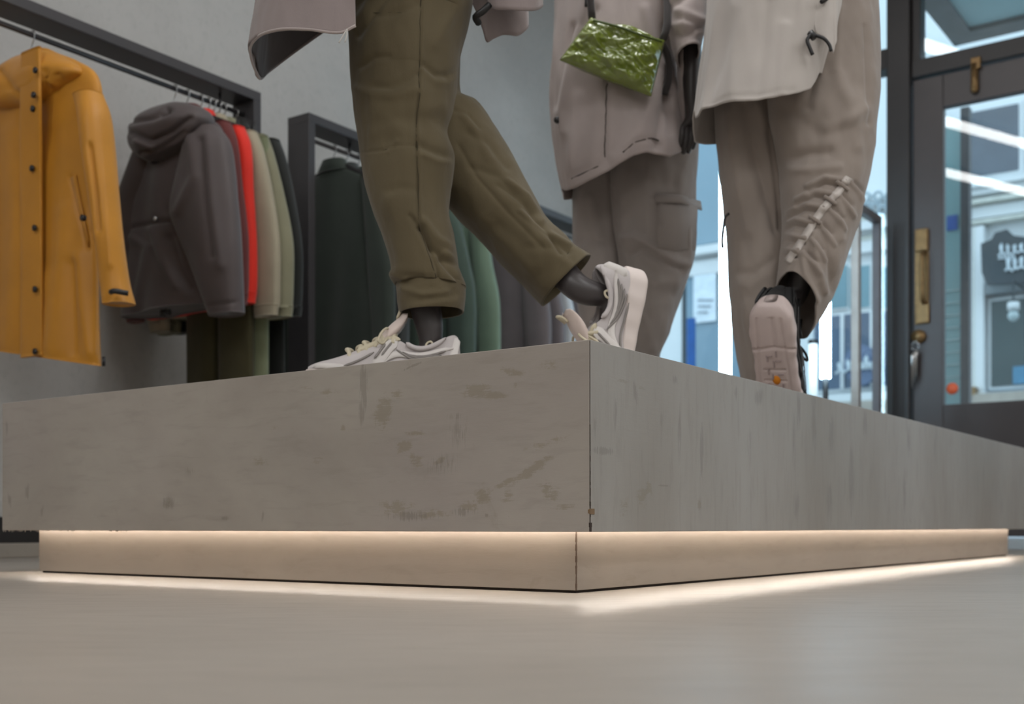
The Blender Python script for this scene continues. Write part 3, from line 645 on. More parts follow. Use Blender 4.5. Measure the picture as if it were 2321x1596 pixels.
# trousers: two legs
foldsA = [
  ([(955, 0), (950, 130), (950, 200), (942, 290), (946, 400), (948, 470), (950, 520)], 3.0, -.004),
  ([(960, 0), (957, 130), (956, 200), (948, 290), (953, 400), (955, 520)], 4.0, .0025),
  ([(848, 195), (885, 198), (925, 180), (947, 165)], 9, -.004), ([(820, 150), (848, 130), (880, 128)], 8, -.004), ([(800, 200), (840, 212), (890, 216), (945, 205)], 10, .004),
  ([(960, 150), (985, 170), (1015, 172), (1036, 160)], 8, -.005), ([(960, 160), (985, 185), (1015, 188), (1036, 178)], 8, .003),
  ([(800, 60), (830, 20), (850, -20)], 9, .005), ([(815, 80), (850, 30), (880, -10)], 7, -.004), ([(860, 35), (900, 30), (945, 10)], 9, -.003),
  ([(825, 345), (870, 340), (900, 330), (940, 330)], 3, -.002), ([(880, 345), (900, 320)], 5, .002), ([(950, 330), (985, 345), (1030, 360)], 10, -.005), ([(960, 350), (990, 365), (1020, 368)], 8, .004),
  ([(955, 520), (975, 560), (1010, 590), (1035, 600)], 8, -.008), ([(960, 500), (990, 540), (1025, 560)], 9, .005), ([(930, 490), (960, 530), (975, 570)], 7, -.005),
  ([(975, 560), (990, 610), (995, 645)], 5, -.004), ([(1000, 590), (1020, 615), (1045, 640)], 7, -.007), ([(1010, 575), (1030, 590), (1042, 620)], 7, .006),
  ([(885, 622), (915, 632), (950, 640)], 6, .006), ([(895, 640), (940, 650), (1000, 652)], 5, -.006), ([(880, 435), (905, 425), (940, 430)], 12, -.003), ([(880, 450), (860, 500), (880, 560)], 18, .004),
  ([(850, 300), (900, 290), (940, 300)], 16, .003), ([(985, 100), (1005, 60), (1040, 20)], 14, .004), ([(970, 250), (1000, 240), (1020, 270)], 14, .003)]
rowsA = [(800, -420, 1062, -420, 2.48, .125), (790, -260, 1072, -260, 2.47, .13), (785, -120, 1074, -120, 2.45, .125), (785, 0, 1069, 0, 2.43, .12), (790, 57, 1060, 50, 2.43, .115), (793, 130, 1039, 130, 2.42, .11), (796, 190, 1035, 190, 2.42, .105), (805, 265, 1026, 255, 2.41, .10), (812, 310, 1014, 300, 2.41, .095),
         (817, 350, 1030, 350, 2.41, .095), (824, 395, 1028, 395, 2.41, .095), (834, 440, 1021, 440, 2.41, .09), (848, 485, 1018, 485, 2.41, .09), (866, 530, 1028, 530, 2.41, .09), (882, 580, 1036, 575, 2.41, .088), (888, 612, 1042, 612, 2.41, .086), (885, 630, 1054, 640, 2.41, .084), (897, 646, 1057, 652, 2.41, .078)]
px_loft('trousers', rowsA, OLIVE, mA, 300, 200, foldsA, .0045, 16, 3, 2.2, zs=.5, keep='A1', thick=.002)
trA = bpy.data.objects['trousers']
rowsc = [(899, 645, 1055, 645, 2.41, .072), (901, 665, 1054, 662, 2.41, .072), (903, 688, 1052, 684, 2.41, .070), (906, 706, 1050, 700, 2.41, .070), (908, 712, 1049, 706, 2.41, .069)]
px_loft('cuff', rowsc, OLIVE, trA, 50, 120, [([(915, 655), (960, 668), (1010, 662)], 8, .004), ([(930, 700), (980, 690), (1030, 680)], 10, .003)], .002, 30, 5, 2.2, keep='A1c', thick=.003)
rowsB = [(830, -240, 1066, -240, 2.48, .12), (850, -80, 1064, -80, 2.49, .12), (870, 60, 1050, 40, 2.50, .11), (895, 190, 1040, 130, 2.51, .10), (915, 300, 1045, 218, 2.51, .10), (940, 370, 1082, 238, 2.51, .10), (972, 418, 1118, 285, 2.51, .10), (1008, 458, 1160, 352, 2.51, .10), (1046, 497, 1200, 425, 2.50, .095), (1092, 545, 1243, 505, 2.50, .09), (1150, 610, 1292, 556, 2.49, .085), (1195, 655, 1318, 572, 2.49, .082), (1229, 689, 1338, 582, 2.49, .08)]
foldsB = [([(1040, 330), (1080, 400), (1150, 480), (1230, 560)], 5, -.003), ([(1130, 420), (1180, 455), (1210, 500), (1255, 545), (1290, 570)], 7, -.005), ([(1150, 410), (1195, 445), (1230, 500)], 6, .005), ([(1070, 380), (1130, 400), (1170, 440)], 9, -.004), ([(1060, 300), (1110, 330), (1150, 380)], 10, -.004),
          ([(1180, 480), (1230, 520), (1290, 555)], 5, .004), ([(1200, 560), (1260, 560), (1300, 590)], 10, -.003), ([(1050, 260), (1080, 300), (1110, 360)], 9, .004), ([(1100, 500), (1160, 560), (1200, 610)], 14, .004), ([(1190, 460), (1215, 500), (1245, 530), (1270, 575)], 4, -.004), ([(1296, 560), (1240, 660)], 3, -.001), ([(1030, 250), (1060, 262), (1085, 290)], 5, -.003)]
px_loft('trouser_leg', rowsB, OLIVE, trA, 260, 160, foldsB, .0045, 16, 9, 2.2, zs=.7, keep='A2', thick=.003)
seam('A1', [(953, -100), (953, 0), (951, 130), (951, 200), (944, 290), (948, 400), (950, 520), (975, 590), (993, 645)], .0013, OLIVED, trA)
seam('A1', [(817, 342), (870, 340), (900, 333), (944, 330)], .0006, OLIVED, trA)
seam('A1', [(820, 30), (880, 28), (948, 30)], .0005, OLIVED, trA)
seam('A2', [(1296, 562), (1262, 610), (1200, 656)], .0006, OLIVED, trA)
px_loft('coat_body', [(880, -740, 990, -740, 2.46, .06), (790, -690, 1080, -690, 2.46, .10), (752, -620, 1118, -620, 2.46, .15), (752, -450, 1112, -450, 2.45, .165), (764, -280, 1098, -280, 2.44, .165), (772, -110, 1088, -110, 2.43, .16)], MAUVE, mA, 80, 120, [], .006, 12, 61, 2.2, zs=.5, thick=.003)
# coat of this mannequin: flaring open hem left, back hem right
def sheet(name, top, hem, mat, parent, nr=60, ns=160, amp=.004, seed=2, thick=.003, belly=.0):
    """cloth hanging between a top line and a hem line given in 3-D"""
    Tp = catmull(np.array(top), ns); Hm = catmull(np.array(hem), ns); v = np.linspace(0, 1, nr)[:, None, None]
    P = Tp[None]*(1-v)+Hm[None]*v; N = grid_normals(P, False)
    P = P+N*(amp*wnoise(P*np.array([1, 1, .4]), 18, seed)*np.sin(np.minimum(1, v[..., 0]*1.4)*math.pi/2))[..., None]+N*(belly*np.sin(v*math.pi))
    return grid_obj(name, P, mat, parent, False, thick=thick)
coatA = sheet('coat', [W(800, -420, 2.22), W(700, -430, 2.24), (W(650, -430, 2.34)), W(660, -430, 2.46), W(740, -430, 2.56), W(900, -430, 2.60)],
      [W(806, 60, 2.19), W(770, 76, 2.19), W(700, 69, 2.19), W(640, 68, 2.20), W(600, 77, 2.22), W(575, 92, 2.26), W(565, 112, 2.31), W(571, 145, 2.38), W(588, 181, 2.46), W(610, 165, 2.50), W(660, 127, 2.54), W(740, 70, 2.58), W(800, 30, 2.60)], MAUVE, mA, 70, 260, .003, 4)
def lining(src, off, name, mat):
    n_ = src.data; vv = np.zeros(len(n_.vertices)*3); n_.vertices.foreach_get('co', vv); vv = vv.reshape(-1, 3)+np.array(src['org']); m_ = vv.mean(0)
    d_ = (m_-vv)*[1, 1, 0]; d_ /= np.linalg.norm(d_, axis=1, keepdims=True)+1e-6
    lo = link(name, vv+d_*off+np.array([0, 0, .004]), [tuple(p.vertices) for p in n_.polygons], mat, src); lo.modifiers.new('solid', 'SOLIDIFY').thickness = .001; return lo
MAUVED = cloth('mauve_shaded_lining', (78, 72, 71), .9, .1, .06, 900, .2)  # lining tone darkened further, the shadow inside the coat put into its colour
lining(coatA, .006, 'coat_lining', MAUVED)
seg_t = [W(806, 58, 2.188), W(770, 74, 2.188), W(700, 67, 2.188), W(640, 66, 2.198), W(600, 75, 2.218), W(577, 91, 2.258), W(567, 111, 2.305), W(573, 145, 2.375), W(589, 179, 2.455)]
tube('hem_binding', catmull(np.array(seg_t), 60), .0028, cloth('mauve_binding', (160, 148, 144), .7, .3), coatA, 8)
for q in ([(784, 70), (776, 84), (768, 97)], [(786, 66), (786, 80), (782, 96)]):
    tube('drawcord', [W(x, y, 2.185) for x, y in q], .0013, cloth('pale_cord', (190, 186, 180), .8), coatA, 6, 8)
sheet('coat_back', [W(1040, -420, 2.46), W(1120, -430, 2.50), W(1180, -430, 2.58), W(1150, -430, 2.66), W(1050, -430, 2.70)],
      [W(1062, -10, 2.44), W(1083, 36, 2.44), W(1095, 70, 2.45), W(1103, 96, 2.46), W(1120, 88, 2.47), W(1140, 80, 2.48), W(1175, 80, 2.49), W(1195, 66, 2.51), W(1199, 55, 2.54), W(1180, 52, 2.60), W(1140, 60, 2.64), W(1100, 70, 2.68)], MAUVE, coatA, 60, 200, .003, 6)
sleA = sheet('sleeve', [W(1090, -430, 2.36), W(1160, -440, 2.34), W(1235, -430, 2.38), W(1200, -430, 2.46), W(1120, -430, 2.46), W(1090, -430, 2.36)],
      [W(1106, 14, 2.38), W(1125, 22, 2.36), W(1160, 23, 2.35), W(1200, 25, 2.36), W(1222, 22, 2.38), W(1235, 12, 2.42), W(1215, -4, 2.47), W(1160, 2, 2.48), W(1118, -2, 2.44), W(1106, 14, 2.38)], MAUVE, coatA, 50, 160, .003, 8)
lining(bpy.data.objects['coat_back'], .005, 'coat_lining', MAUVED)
tube('cuff_strap', [W(1110, 10, 2.37), W(1095, 25, 2.37), W(1078, 38, 2.38), W(1085, 52, 2.40)], .007, BLACKP, coatA, 8, 12)

# ---- mannequin at the back (bag) ---------------------------------------------------------------------------------
DBk = 3.30
COATB = cloth('taupe_shell', (172, 160, 156), .75, .3, .05, 900, .2); TRB = cloth('taupe_trousers', (150, 141, 136), .8, .3, .05, 900, .2)
TRBD = cloth('taupe_dark_seam', (84, 77, 74), .9, .1)  # darker taupe for the zip and seams
mB = empty('mannequin', at_pf(1440, DBk), 'mannequin in long taupe jacket and cargo trousers, standing behind with green pouch', 'mannequin')
rowsBL = [(1290, 180, 1420, 180, 3.36, .11), (1296, 330, 1420, 330, 3.36, .11), (1299, 435, 1408, 435, 3.36, .10), (1298, 520, 1410, 520, 3.36, .10), (1300, 600, 1416, 600, 3.36, .10), (1312, 700, 1424, 700, 3.36, .10), (1330, 800, 1430, 800, 3.36, .09), (1350, 910, 1436, 910, 3.36, .08)]
trB = px_loft('trousers', rowsBL, TRB, mB, 160, 120, [([(1340, 450), (1360, 560), (1380, 640)], 12, .005), ([(1300, 560), (1330, 540), (1360, 545)], 8, -.005)], .006, 12, 12, 2.2, zs=.5, keep='B1')
rowsBR = [(1385, 150, 1575, 150, 3.28, .12), (1385, 300, 1580, 300, 3.28, .12), (1383, 430, 1580, 430, 3.28, .12), (1388, 500, 1579, 500, 3.28, .12), (1398, 570, 1577, 570, 3.27, .12), (1405, 625, 1563, 632, 3.27, .11), (1415, 690, 1542, 690, 3.27, .10), (1425, 750, 1518, 748, 3.27, .09), (1433, 800, 1495, 804, 3.28, .08), (1436, 880, 1492, 880, 3.28, .07), (1436, 930, 1494, 930, 3.28, .07)]
foldsBR = [([(1400, 545), (1435, 535), (1475, 560), (1520, 590), (1560, 600)], 10, .009), ([(1430, 575), (1455, 562), (1500, 590), (1540, 610)], 9, -.010), ([(1440, 610), (1480, 640), (1530, 640)], 14, .007), ([(1430, 660), (1470, 680), (1520, 670)], 14, -.005), ([(1440, 690), (1470, 740), (1480, 790)], 10, .005),
           ([(1505, 455), (1503, 540)], 4, -.006), ([(1556, 470), (1555, 560)], 6, -.007), ([(1480, 443), (1530, 445), (1578, 460)], 3, -.004), ([(1480, 450), (1530, 455), (1575, 470)], 5, .003), ([(1390, 430), (1400, 520), (1410, 590)], 6, -.006), ([(1440, 380), (1430, 460), (1420, 520)], 16, -.004)]
px_loft('trouser_leg', rowsBR, TRB, trB, 240, 160, foldsBR, .008, 13, 15, 2.2, zs=.6, keep='B2')
V = []
pk = [(1492, 452), (1535, 455), (1577, 466), (1576, 500), (1573, 568), (1530, 570), (1492, 566), (1491, 510)]
cen = on_grid('B2', 1532, 510, .012); Vp = [on_grid('B2', x, y, .001) for x, y in pk]; Vo = [on_grid('B2', 1532+(x-1532)*.93, 510+(y-510)*.93, .009) for x, y in pk]
pkt = link('cargo_pocket', Vp+Vo+[cen], [(i, (i+1) % 8, (i+1) % 8+8, i+8) for i in range(8)]+[(i+8, (i+1) % 8+8, 16) for i in range(8)], TRB, trB)
Vf = [on_grid('B2', x, y, l) for (x, y, l) in [(1484, 440, .010), (1532, 443, .013), (1580, 457, .010), (1578, 478, .014), (1532, 466, .018), (1486, 463, .014)]]
fl = link('pocket_flap', Vf, [(0, 1, 4, 5), (1, 2, 3, 4)], TRB, trB); fl.modifiers.new('solid', 'SOLIDIFY').thickness = .004
# jacket: closed tube, flared curved hem
def hem_loft(name, rows, hem, mat, parent, nr=150, ns=200, folds=(), amp=.004, seed=1, thick=.003, keep=None, nscale=12, power=2.3, front=None):
    """as px_loft; the last ring follows hem: list of (angle 0..1, pixel drop)"""
    R = np.array([np.concatenate([W(r[0], r[1], r[4]), W(r[2], r[3], r[4]), [r[5]]]) for r in rows]); R = catmull(R, nr)
    L, Rr, dp = R[:, :3], R[:, 3:6], R[:, 6]; th = np.linspace(0, 2*math.pi, ns, endpoint=False); c, s = np.cos(th), np.sin(th)
    c = np.sign(c)*abs(c)**(2/power); s = np.sign(s)*abs(s)**(2/power)
    P = ((L+Rr)/2)[:, None]+((Rr-L)/2)[:, None]*c[None, :, None]+np.array([0, 1., 0])*(dp[:, None]*s[None])[..., None]
    drop = np.interp(th/(2*math.pi), [h[0] for h in hem], [h[1] for h in hem]); v = np.linspace(0, 1, nr)[:, None]
    if front:
        bx, by = to_px(P[-1]); fx, fy = [f[0] for f in front], [f[1] for f in front]
        ty = np.interp(bx, fx, fy); zt_ = EYE+(HY-ty)/F*P[-1, :, 1]; d0 = P[-1, :, 2]-zt_
        drop = np.where(s <= 0, d0, d0*0+np.interp(bx, [fx[0], fx[-1]], [d0[np.argmin(bx)], d0[np.argmax(bx)]])+drop)
    P[..., 2] -= (v**2)*drop[None]
    N = grid_normals(P); P = P+N*(amp*wnoise(P*np.array([1, 1, .35]), nscale, seed)*(.3+.7*v))[..., None]
    x, y = to_px(P); front = np.clip(-N[..., 1]*1.6, 0, 1); D = np.zeros(x.shape)
    for poly, w, a in folds: D += a*np.exp(-(poly_dist(x, y, poly)/w)**2)
    P = P+N*(D*front)[..., None]
    if keep: GRIDS[keep] = (P, N)
    return grid_obj(name, P, mat, parent, True, (False, False), thick)
q = 1/F*3.2
# angle 0 = right, .25 = back, .5 = left, .75 = front
rowsJB = [(1300, -620, 1500, -620, 3.30, .10), (1270, -560, 1560, -560, 3.30, .14), (1262, -300, 1552, -300, 3.28, .16), (1256, -60, 1545, -60, 3.27, .17), (1250, 80, 1540, 80, 3.26, .18), (1250, 180, 1535, 180, 3.25, .18), (1256, 270, 1545, 250, 3.25, .19), (1266, 330, 1556, 300, 3.24, .20), (1276, 385, 1562, 330, 3.24, .20)]
hemB = [(0, 0), (.06, 22*q), (.25, -10*q), (.44, 10*q), (.5, 0), (.56, 58*q), (.62, 52*q), (.70, 28*q), (.78, 8*q), (.84, -4*q), (.89, 6*q), (.94, 26*q), (1, -8*q)]
foldsJB = [([(1330, 0), (1320, 60), (1290, 150), (1270, 250), (1275, 300)], 14, .012), ([(1300, 60), (1280, 150), (1262, 240)], 8, -.010), ([(1375, 180), (1372, 280), (1370, 360)], 5, -.007), ([(1500, 150), (1480, 230), (1440, 310), (1400, 360)], 16, .010), ([(1520, 180), (1500, 260), (1490, 330)], 12, -.012), ([(1510, 60), (1515, 200), (1520, 300)], 8, -.010),
           ([(1410, 220), (1400, 290), (1385, 340)], 14, -.004), ([(1290, 400), (1330, 385), (1380, 362)], 4, -.004), ([(1410, 345), (1440, 322), (1475, 315), (1500, 325)], 4, -.004), ([(1330, 60), (1350, 20)], 8, -.008), ([(1310, 220), (1300, 300), (1290, 380)], 12, .004), ([(1460, 20), (1480, 100)], 10, .006)]
jB = hem_loft('jacket', rowsJB, hemB, COATB, mB, 200, 240, foldsJB, .008, 21, keep='BJ', front=[(1272, 428), (1285, 432), (1310, 426), (1350, 405), (1400, 376), (1435, 354), (1465, 346), (1495, 352), (1515, 358), (1540, 345), (1562, 322)])
seam('BJ', [(1375, 190), (1373, 280), (1369, 365)], .0030, TRBD, jB, 'zip'); seam('BJ', [(1296, 405), (1330, 388), (1366, 372)], .0024, TRBD, jB); seam('BJ', [(1412, 345), (1440, 322), (1475, 314), (1500, 322)], .0024, TRBD, jB)
seam('BJ', [(1332, -60), (1332, 0), (1330, 26)], .006, BLACKP, jB, 'zip_pull')
p = on_grid('BJ', 1266, 272, .004); tube('snap', [p, p-np.array([0, .006, 0])], .009, BLACKP, jB, 14)
# sleeve and arm
rowsSl = [(1490, -560, 1580, -560, 3.22, .07), (1500, -300, 1600, -300, 3.16, .075), (1508, -120, 1606, -120, 3.12, .075), (1508, -20, 1606, -20, 3.10, .07), (1512, 40, 1600, 40, 3.08, .065), (1522, 90, 1592, 85, 3.07, .06), (1534, 138, 1584, 122, 3.06, .055)]
foldsSl = [([(1512, 30), (1540, 0), (1575, -20)], 10, -.010), ([(1520, 60), (1550, 55), (1590, 75)], 8, .008), ([(1525, 85), (1560, 75), (1590, 60)], 7, -.010), ([(1540, 125), (1560, 105), (1585, 100)], 6, .008), ([(1530, 20), (1565, 35), (1595, 50)], 9, .008)]
px_loft('sleeve', rowsSl, COATB, jB, 120, 120, foldsSl, .005, 18, 31, 2.2, zs=.7, keep='BS', thick=.003)
rowsGl = [(1536, 118, 1556, 118, 3.12, .03), (1537, 180, 1558, 180, 3.13, .032), (1540, 240, 1574, 235, 3.13, .034), (1550, 285, 1572, 280, 3.13, .03)]
px_loft('sleeve_lining', rowsGl, COATB, jB, 60, 60, [], .004, 30, 33, 2.2, thick=.002)
DH = 3.10
hand = [(W(1568, 60, DH), .030), (W(1567, 150, DH), .027), (W(1566, 215, DH), .022), (W(1566, 252, DH), (.034, .018)), (W(1565, 280, DH), (.030, .015))]
fin = []
for k, (dx, ln) in enumerate([(-17, 62), (-7, 72), (4, 70), (14, 58)]):
    fin.append([(W(1565+dx, 288, DH), .0095), (W(1563+dx, 288+ln*.38, DH-.02), .0088), (W(1558+dx, 288+ln*.66, DH-.015), .008), (W(1556+dx*1., 288+ln*.84, DH+.005), .007)])
thumb = [(W(1585, 245, DH-.01), .011), (W(1590, 275, DH-.03), .0095), (W(1584, 300, DH-.04), .008)]
hips = [(W(1410, -100, 3.32), .11), (W(1360, -40, 3.36), .08), (W(1470, -40, 3.28), .08), (W(1360, 430, 3.36), .052), (W(1480, 430, 3.28), .052), (W(1392, 880, 3.36), .034), (W(1466, 880, 3.28), .034), (W(1410, -350, 3.32), .10), (W(1410, -520, 3.32), .11), (W(1410, -650, 3.30), .05), (W(1530, -540, 3.24), .055), (W(1556, -240, 3.16), .042)]
nodes = list(hips); ed = [(0, 1), (0, 2), (1, 3), (2, 4), (3, 5), (4, 6), (0, 7), (7, 8), (8, 9), (8, 10), (10, 11)]; i0 = len(nodes)
nodes += hand; ed += [(11, i0), (i0, i0+1), (i0+1, i0+2), (i0+2, i0+3), (i0+3, i0+4)]; pb = i0+4
for ch_ in fin+[thumb]:
    st_ = len(nodes); nodes += ch_; ed.append((pb if ch_ is not thumb else i0+3, st_)); ed += [(st_+k, st_+k+1) for k in range(len(ch_)-1)]
skin_body('body', nodes, ed, mB, SKIN)
for x, D in ((1392, 3.36), (1466, 3.28)):
    b0_ = at_pf(x, D); shoe(mB, b0_+np.array([-.03, -.10, 0]), (-.25, -.97), 0., DARKS)
# green pouch
GREEN = plain('green_glossy_nylon', (116, 132, 36), .27, 0, .12, 8, .35, .8, .8)
bag = empty('shoulder_pouch', W(1390, 218, 3.0), 'crumpled glossy green pouch slung across the taupe jacket', 'bag')
nu, nv = 90, 60; U_, V_ = np.meshgrid(np.linspace(0, 1, nu), np.linspace(0, 1, nv), indexing='ij')
def quad(u, v):
    a, b, c, d = np.array([1338, 40]), np.array([1507, 90]), np.array([1476, 219]), np.array([1268, 136])
    u = u[..., None]; v = v[..., None]; p = (a*(1-u)+b*u)*(1-v)+(d*(1-u)+c*u)*v; return p
Q = quad(U_, V_); edge = np.clip(np.minimum.reduce([U_, 1-U_, V_, 1-V_])*6, 0, 1)**.5
Q[..., 1] += 8*np.sin(U_*math.pi)*(V_-.35)*1.6*edge+4*np.sin(U_*9)*(1-V_)**3
wr_ = (wnoise(np.stack([Q[..., 0]/100, Q[..., 1]/40, 0*U_], -1), 4, 3, 2)+1.2*abs(wnoise(np.stack([(Q[..., 0]-Q[..., 1])/70, Q[..., 1]/160, 0*U_], -1), 5, 8, 2)))*.008
ff = []
for sgn in (-1, 1):
    D_ = 3.02+sgn*(.032*edge+wr_*edge*(.9 if sgn < 0 else .5)); X = (Q[..., 0]-CX)/F*3.02; Z = EYE+(HY-Q[..., 1])/F*3.02
    ff.append(np.stack([X, D_, Z], -1).reshape(-1, 3))
Vb = np.concatenate(ff); fb = grid_faces(nu, nv, False); n0 = nu*nv
fs = list(fb)+[tuple(i+n0 for i in reversed(t)) for t in fb]
pouch = link('pouch', Vb, fs, GREEN, bag)
STRAPM = cloth('dark_strap', (62, 58, 58), .8)
for pts in ([(1342, 44), (1336, -60), (1350, -250), (1400, -500)], [(1500, 95), (1512, 60), (1508, -60), (1480, -260), (1430, -500)]):
    P_ = [W(x, y, 3.04 if k < 2 else 3.08) for k, (x, y) in enumerate(pts)]; tube('strap', P_, .010, STRAPM, bag, 8, 30)
tube('zip', [W(1345, 46, 2.99), W(1400, 60, 2.975), W(1450, 78, 2.975), W(1500, 94, 2.99)], .003, plain('green_zip', (70, 86, 24), .5), bag, 6, 20)
seg2 = [W(1500, 96, 3.04), W(1514, 130, 3.07), W(1516, 175, 3.09), W(1506, 215, 3.10)]
tube('strap_end_shadow', seg2, .010, STRAPM, bag, 8, 14)  # dark strap end, also standing in for the shadow beside the pouch

# ---- mannequin on the right ------------------------------------------------------------------------------------
COATC = cloth('stone_shell', (180, 173, 167), .7, .3, .04, 900, .15); COATCI = cloth('stone_lining', (120, 100, 84), .85, .2)
TRC = cloth('stone_trousers', (146, 135, 127), .8, .3, .05, 900, .2)
mC = empty('mannequin', at_pf(1770, 2.85), 'mannequin in stone coat and ruched trousers walking away, at the right of the platform', 'mannequin')
rowsCL = [(1640, -200, 1800, -200, 2.90, .12), (1630, 60, 1800, 60, 2.90, .12), (1622, 200, 1800, 200, 2.90, .115), (1626, 290, 1795, 290, 2.90, .11), (1634, 380, 1790, 380, 2.90, .11), (1646, 470, 1792, 470, 2.90, .105), (1656, 560, 1790, 560, 2.90, .10), (1660, 650, 1786, 650, 2.90, .10), (1664, 730, 1776, 730, 2.90, .095), (1674, 790, 1764, 790, 2.90, .09), (1684, 850, 1756, 850, 2.90, .085), (1690, 905, 1752, 905, 2.90, .08)]
foldsCL = [([(1690, 230), (1700, 320), (1730, 420), (1760, 520)], 14, -.012), ([(1650, 260), (1665, 380), (1700, 520)], 18, .008), ([(1720, 240), (1750, 360), (1775, 470)], 10, .008), ([(1660, 640), (1700, 650), (1740, 620)], 14, .006), ([(1670, 620), (1710, 620), (1750, 590)], 9, -.006), ([(1680, 700), (1700, 760), (1710, 830)], 14, .006), ([(1740, 300), (1760, 420), (1775, 520)], 6, -.010)]
trC = px_loft('trousers', rowsCL, TRC, mC, 200, 140, foldsCL, .008, 13, 41, 2.2, zs=.5, keep='C1')
rowsCR = [(1770, -200, 1960, -200, 2.82, .12), (1760, -80, 1980, -80, 2.80, .12), (1745, 40, 1986, 40, 2.78, .125), (1738, 160, 1986, 160, 2.77, .12), (1745, 250, 1986, 250, 2.76, .115), (1762, 330, 1976, 330, 2.76, .11), (1772, 390, 1966, 400, 2.76, .105), (1776, 440, 1951, 465, 2.76, .10), (1779, 485, 1941, 520, 2.76, .098), (1776, 535, 1922, 580, 2.76, .096), (1770, 585, 1902, 640, 2.76, .094), (1764, 628, 1872, 700, 2.76, .092), (1762, 648, 1842, 742, 2.76, .09)]
ru = []
for (x, y) in [(1920, 410), (1895, 440), (1872, 470), (1850, 505), (1832, 540), (1815, 570)]:
    ru.append(([(x-6, y), (x-50, y-8), (x-90, y+12)], 5, .007)); ru.append(([(x-10, y+12), (x-50, y+6), (x-85, y+26)], 5, -.007))
    ru.append(([(x+8, y+4), (x+25, y+24), (x+40, y+50)], 5, .006)); ru.append(([(x+16, y+4), (x+35, y+24)], 5, -.006))
foldsCR = ru+[([(1770, 240), (1800, 260), (1850, 300), (1900, 290)], 20, -.007), ([(1900, 180), (1930, 250), (1940, 330)], 18, .008), ([(1775, 360), (1830, 350), (1880, 345)], 14, -.012), ([(1780, 385), (1840, 385), (1900, 378)], 10, .007), ([(1860, 20), (1850, 140), (1830, 240)], 14, -.008), ([(1900, 20), (1895, 160)], 12, .007), ([(1960, 60), (1965, 180), (1970, 280)], 6, -.006),
           ([(1845, 530), (1850, 600), (1870, 660)], 8, .008), ([(1862, 520), (1880, 600), (1885, 660)], 8, -.007), ([(1820, 580), (1825, 620), (1850, 680)], 7, .007), ([(1900, 460), (1905, 540)], 10, .006), ([(1875, 290), (1920, 275), (1960, 250)], 14, .008)]
px_loft('trouser_leg', rowsCR, TRC, trC, 280, 200, foldsCR, .006, 15, 43, 2.2, zs=.7, keep='C2', thick=.003, tilt=.045)
SILV = plain('silver_tape', (196, 188, 182), .35, 0, .05, 20, .05)
def band(key, poly, wpx, mat, parent, name, lift=.003):
    L_, R_ = [], []
    P_ = catmull(np.array([(x, y, 0) for x, y in poly], float), 26)
    for i in range(26):
        d = P_[min(i+1, 25)]-P_[max(i-1, 0)]; d /= np.linalg.norm(d); nx, ny = -d[1], d[0]
        L_.append(on_grid(key, P_[i, 0]+nx*wpx, P_[i, 1]+ny*wpx, lift)); R_.append(on_grid(key, P_[i, 0]-nx*wpx, P_[i, 1]-ny*wpx, lift))
    L_, R_ = np.array(L_), np.array(R_)
    for _ in range(3):
        L_[1:-1] = (L_[:-2]+L_[1:-1]+L_[2:])/3; R_[1:-1] = (R_[:-2]+R_[1:-1]+R_[2:])/3
    o = grid_obj(name, np.stack([L_, R_], 1), mat, parent, False, thick=.002); return o
band('C2', [(1908, 425), (1895, 440), (1882, 455)], 8, SILV, trC, 'reflective_tape')
band('C2', [(1880, 458), (1865, 475), (1850, 496)], 8.5, SILV, trC, 'reflective_tape')
band('C2', [(1846, 503), (1820, 545), (1800, 575), (1786, 594)], 8, SILV, trC, 'reflective_tape')
band('C2', [(1922, 402), (1916, 412), (1910, 420)], 8, SILV, trC, 'reflective_tape')
for (x, y) in [(1908, 423), (1881, 457), (1848, 500)]:
    tube('gather_cord', [on_grid('C2', x-13, y-9, .006), on_grid('C2', x, y, .009), on_grid('C2', x+13, y+9, .006)], .004, TRC, trC, 8, 8)
# drawcord at the left thigh
tube('drawcord', [W(1652, 484, 2.80), W(1644, 492, 2.80), W(1640, 515, 2.80), W(1637, 545, 2.80), W(1638, 562, 2.80)], .0032, BLACKP, trC, 8, 20)
# coat
qc = 1/F*2.7
rowsJC = [(1660, -560, 1880, -560, 2.82, .10), (1630, -480, 1920, -480, 2.82, .15), (1616, -300, 1915, -300, 2.80, .17), (1610, -100, 1905, -100, 2.79, .18), (1606, 0, 1898, 0, 2.78, .19), (1598, 90, 1885, 80, 2.78, .195), (1588, 170, 1862, 130, 2.78, .20), (1577, 240, 1850, 170, 2.78, .205)]
hemC = [(0, 0), (.06, 20*qc), (.25, 30*qc), (.42, 40*qc), (.5, 0), (.535, 12*qc), (.58, 4*qc), (.64, 2*qc), (.74, 6*qc), (.84, 16*qc), (.90, 22*qc), (.95, 14*qc), (1, -14*qc)]
foldsJC = [([(1700, -40), (1680, 80), (1660, 220)], 20, .007), ([(1740, 0), (1730, 110), (1720, 220)], 16, -.007), ([(1780, 60), (1775, 140), (1770, 210)], 12, .006), ([(1640, 0), (1625, 120), (1610, 230)], 16, -.006), ([(1600, 240), (1650, 222), (1720, 213), (1800, 203)], 4, -.002), ([(1820, 0), (1815, 100)], 14, .006)]
jC = hem_loft('coat', rowsJC, hemC, COATC, mC, 200, 240, foldsJC, .007, 51, keep='CJ', front=[(1574, 272), (1586, 262), (1605, 246), (1640, 235), (1700, 227), (1760, 220), (1810, 211), (1834, 202), (1843, 185), (1850, 166)])
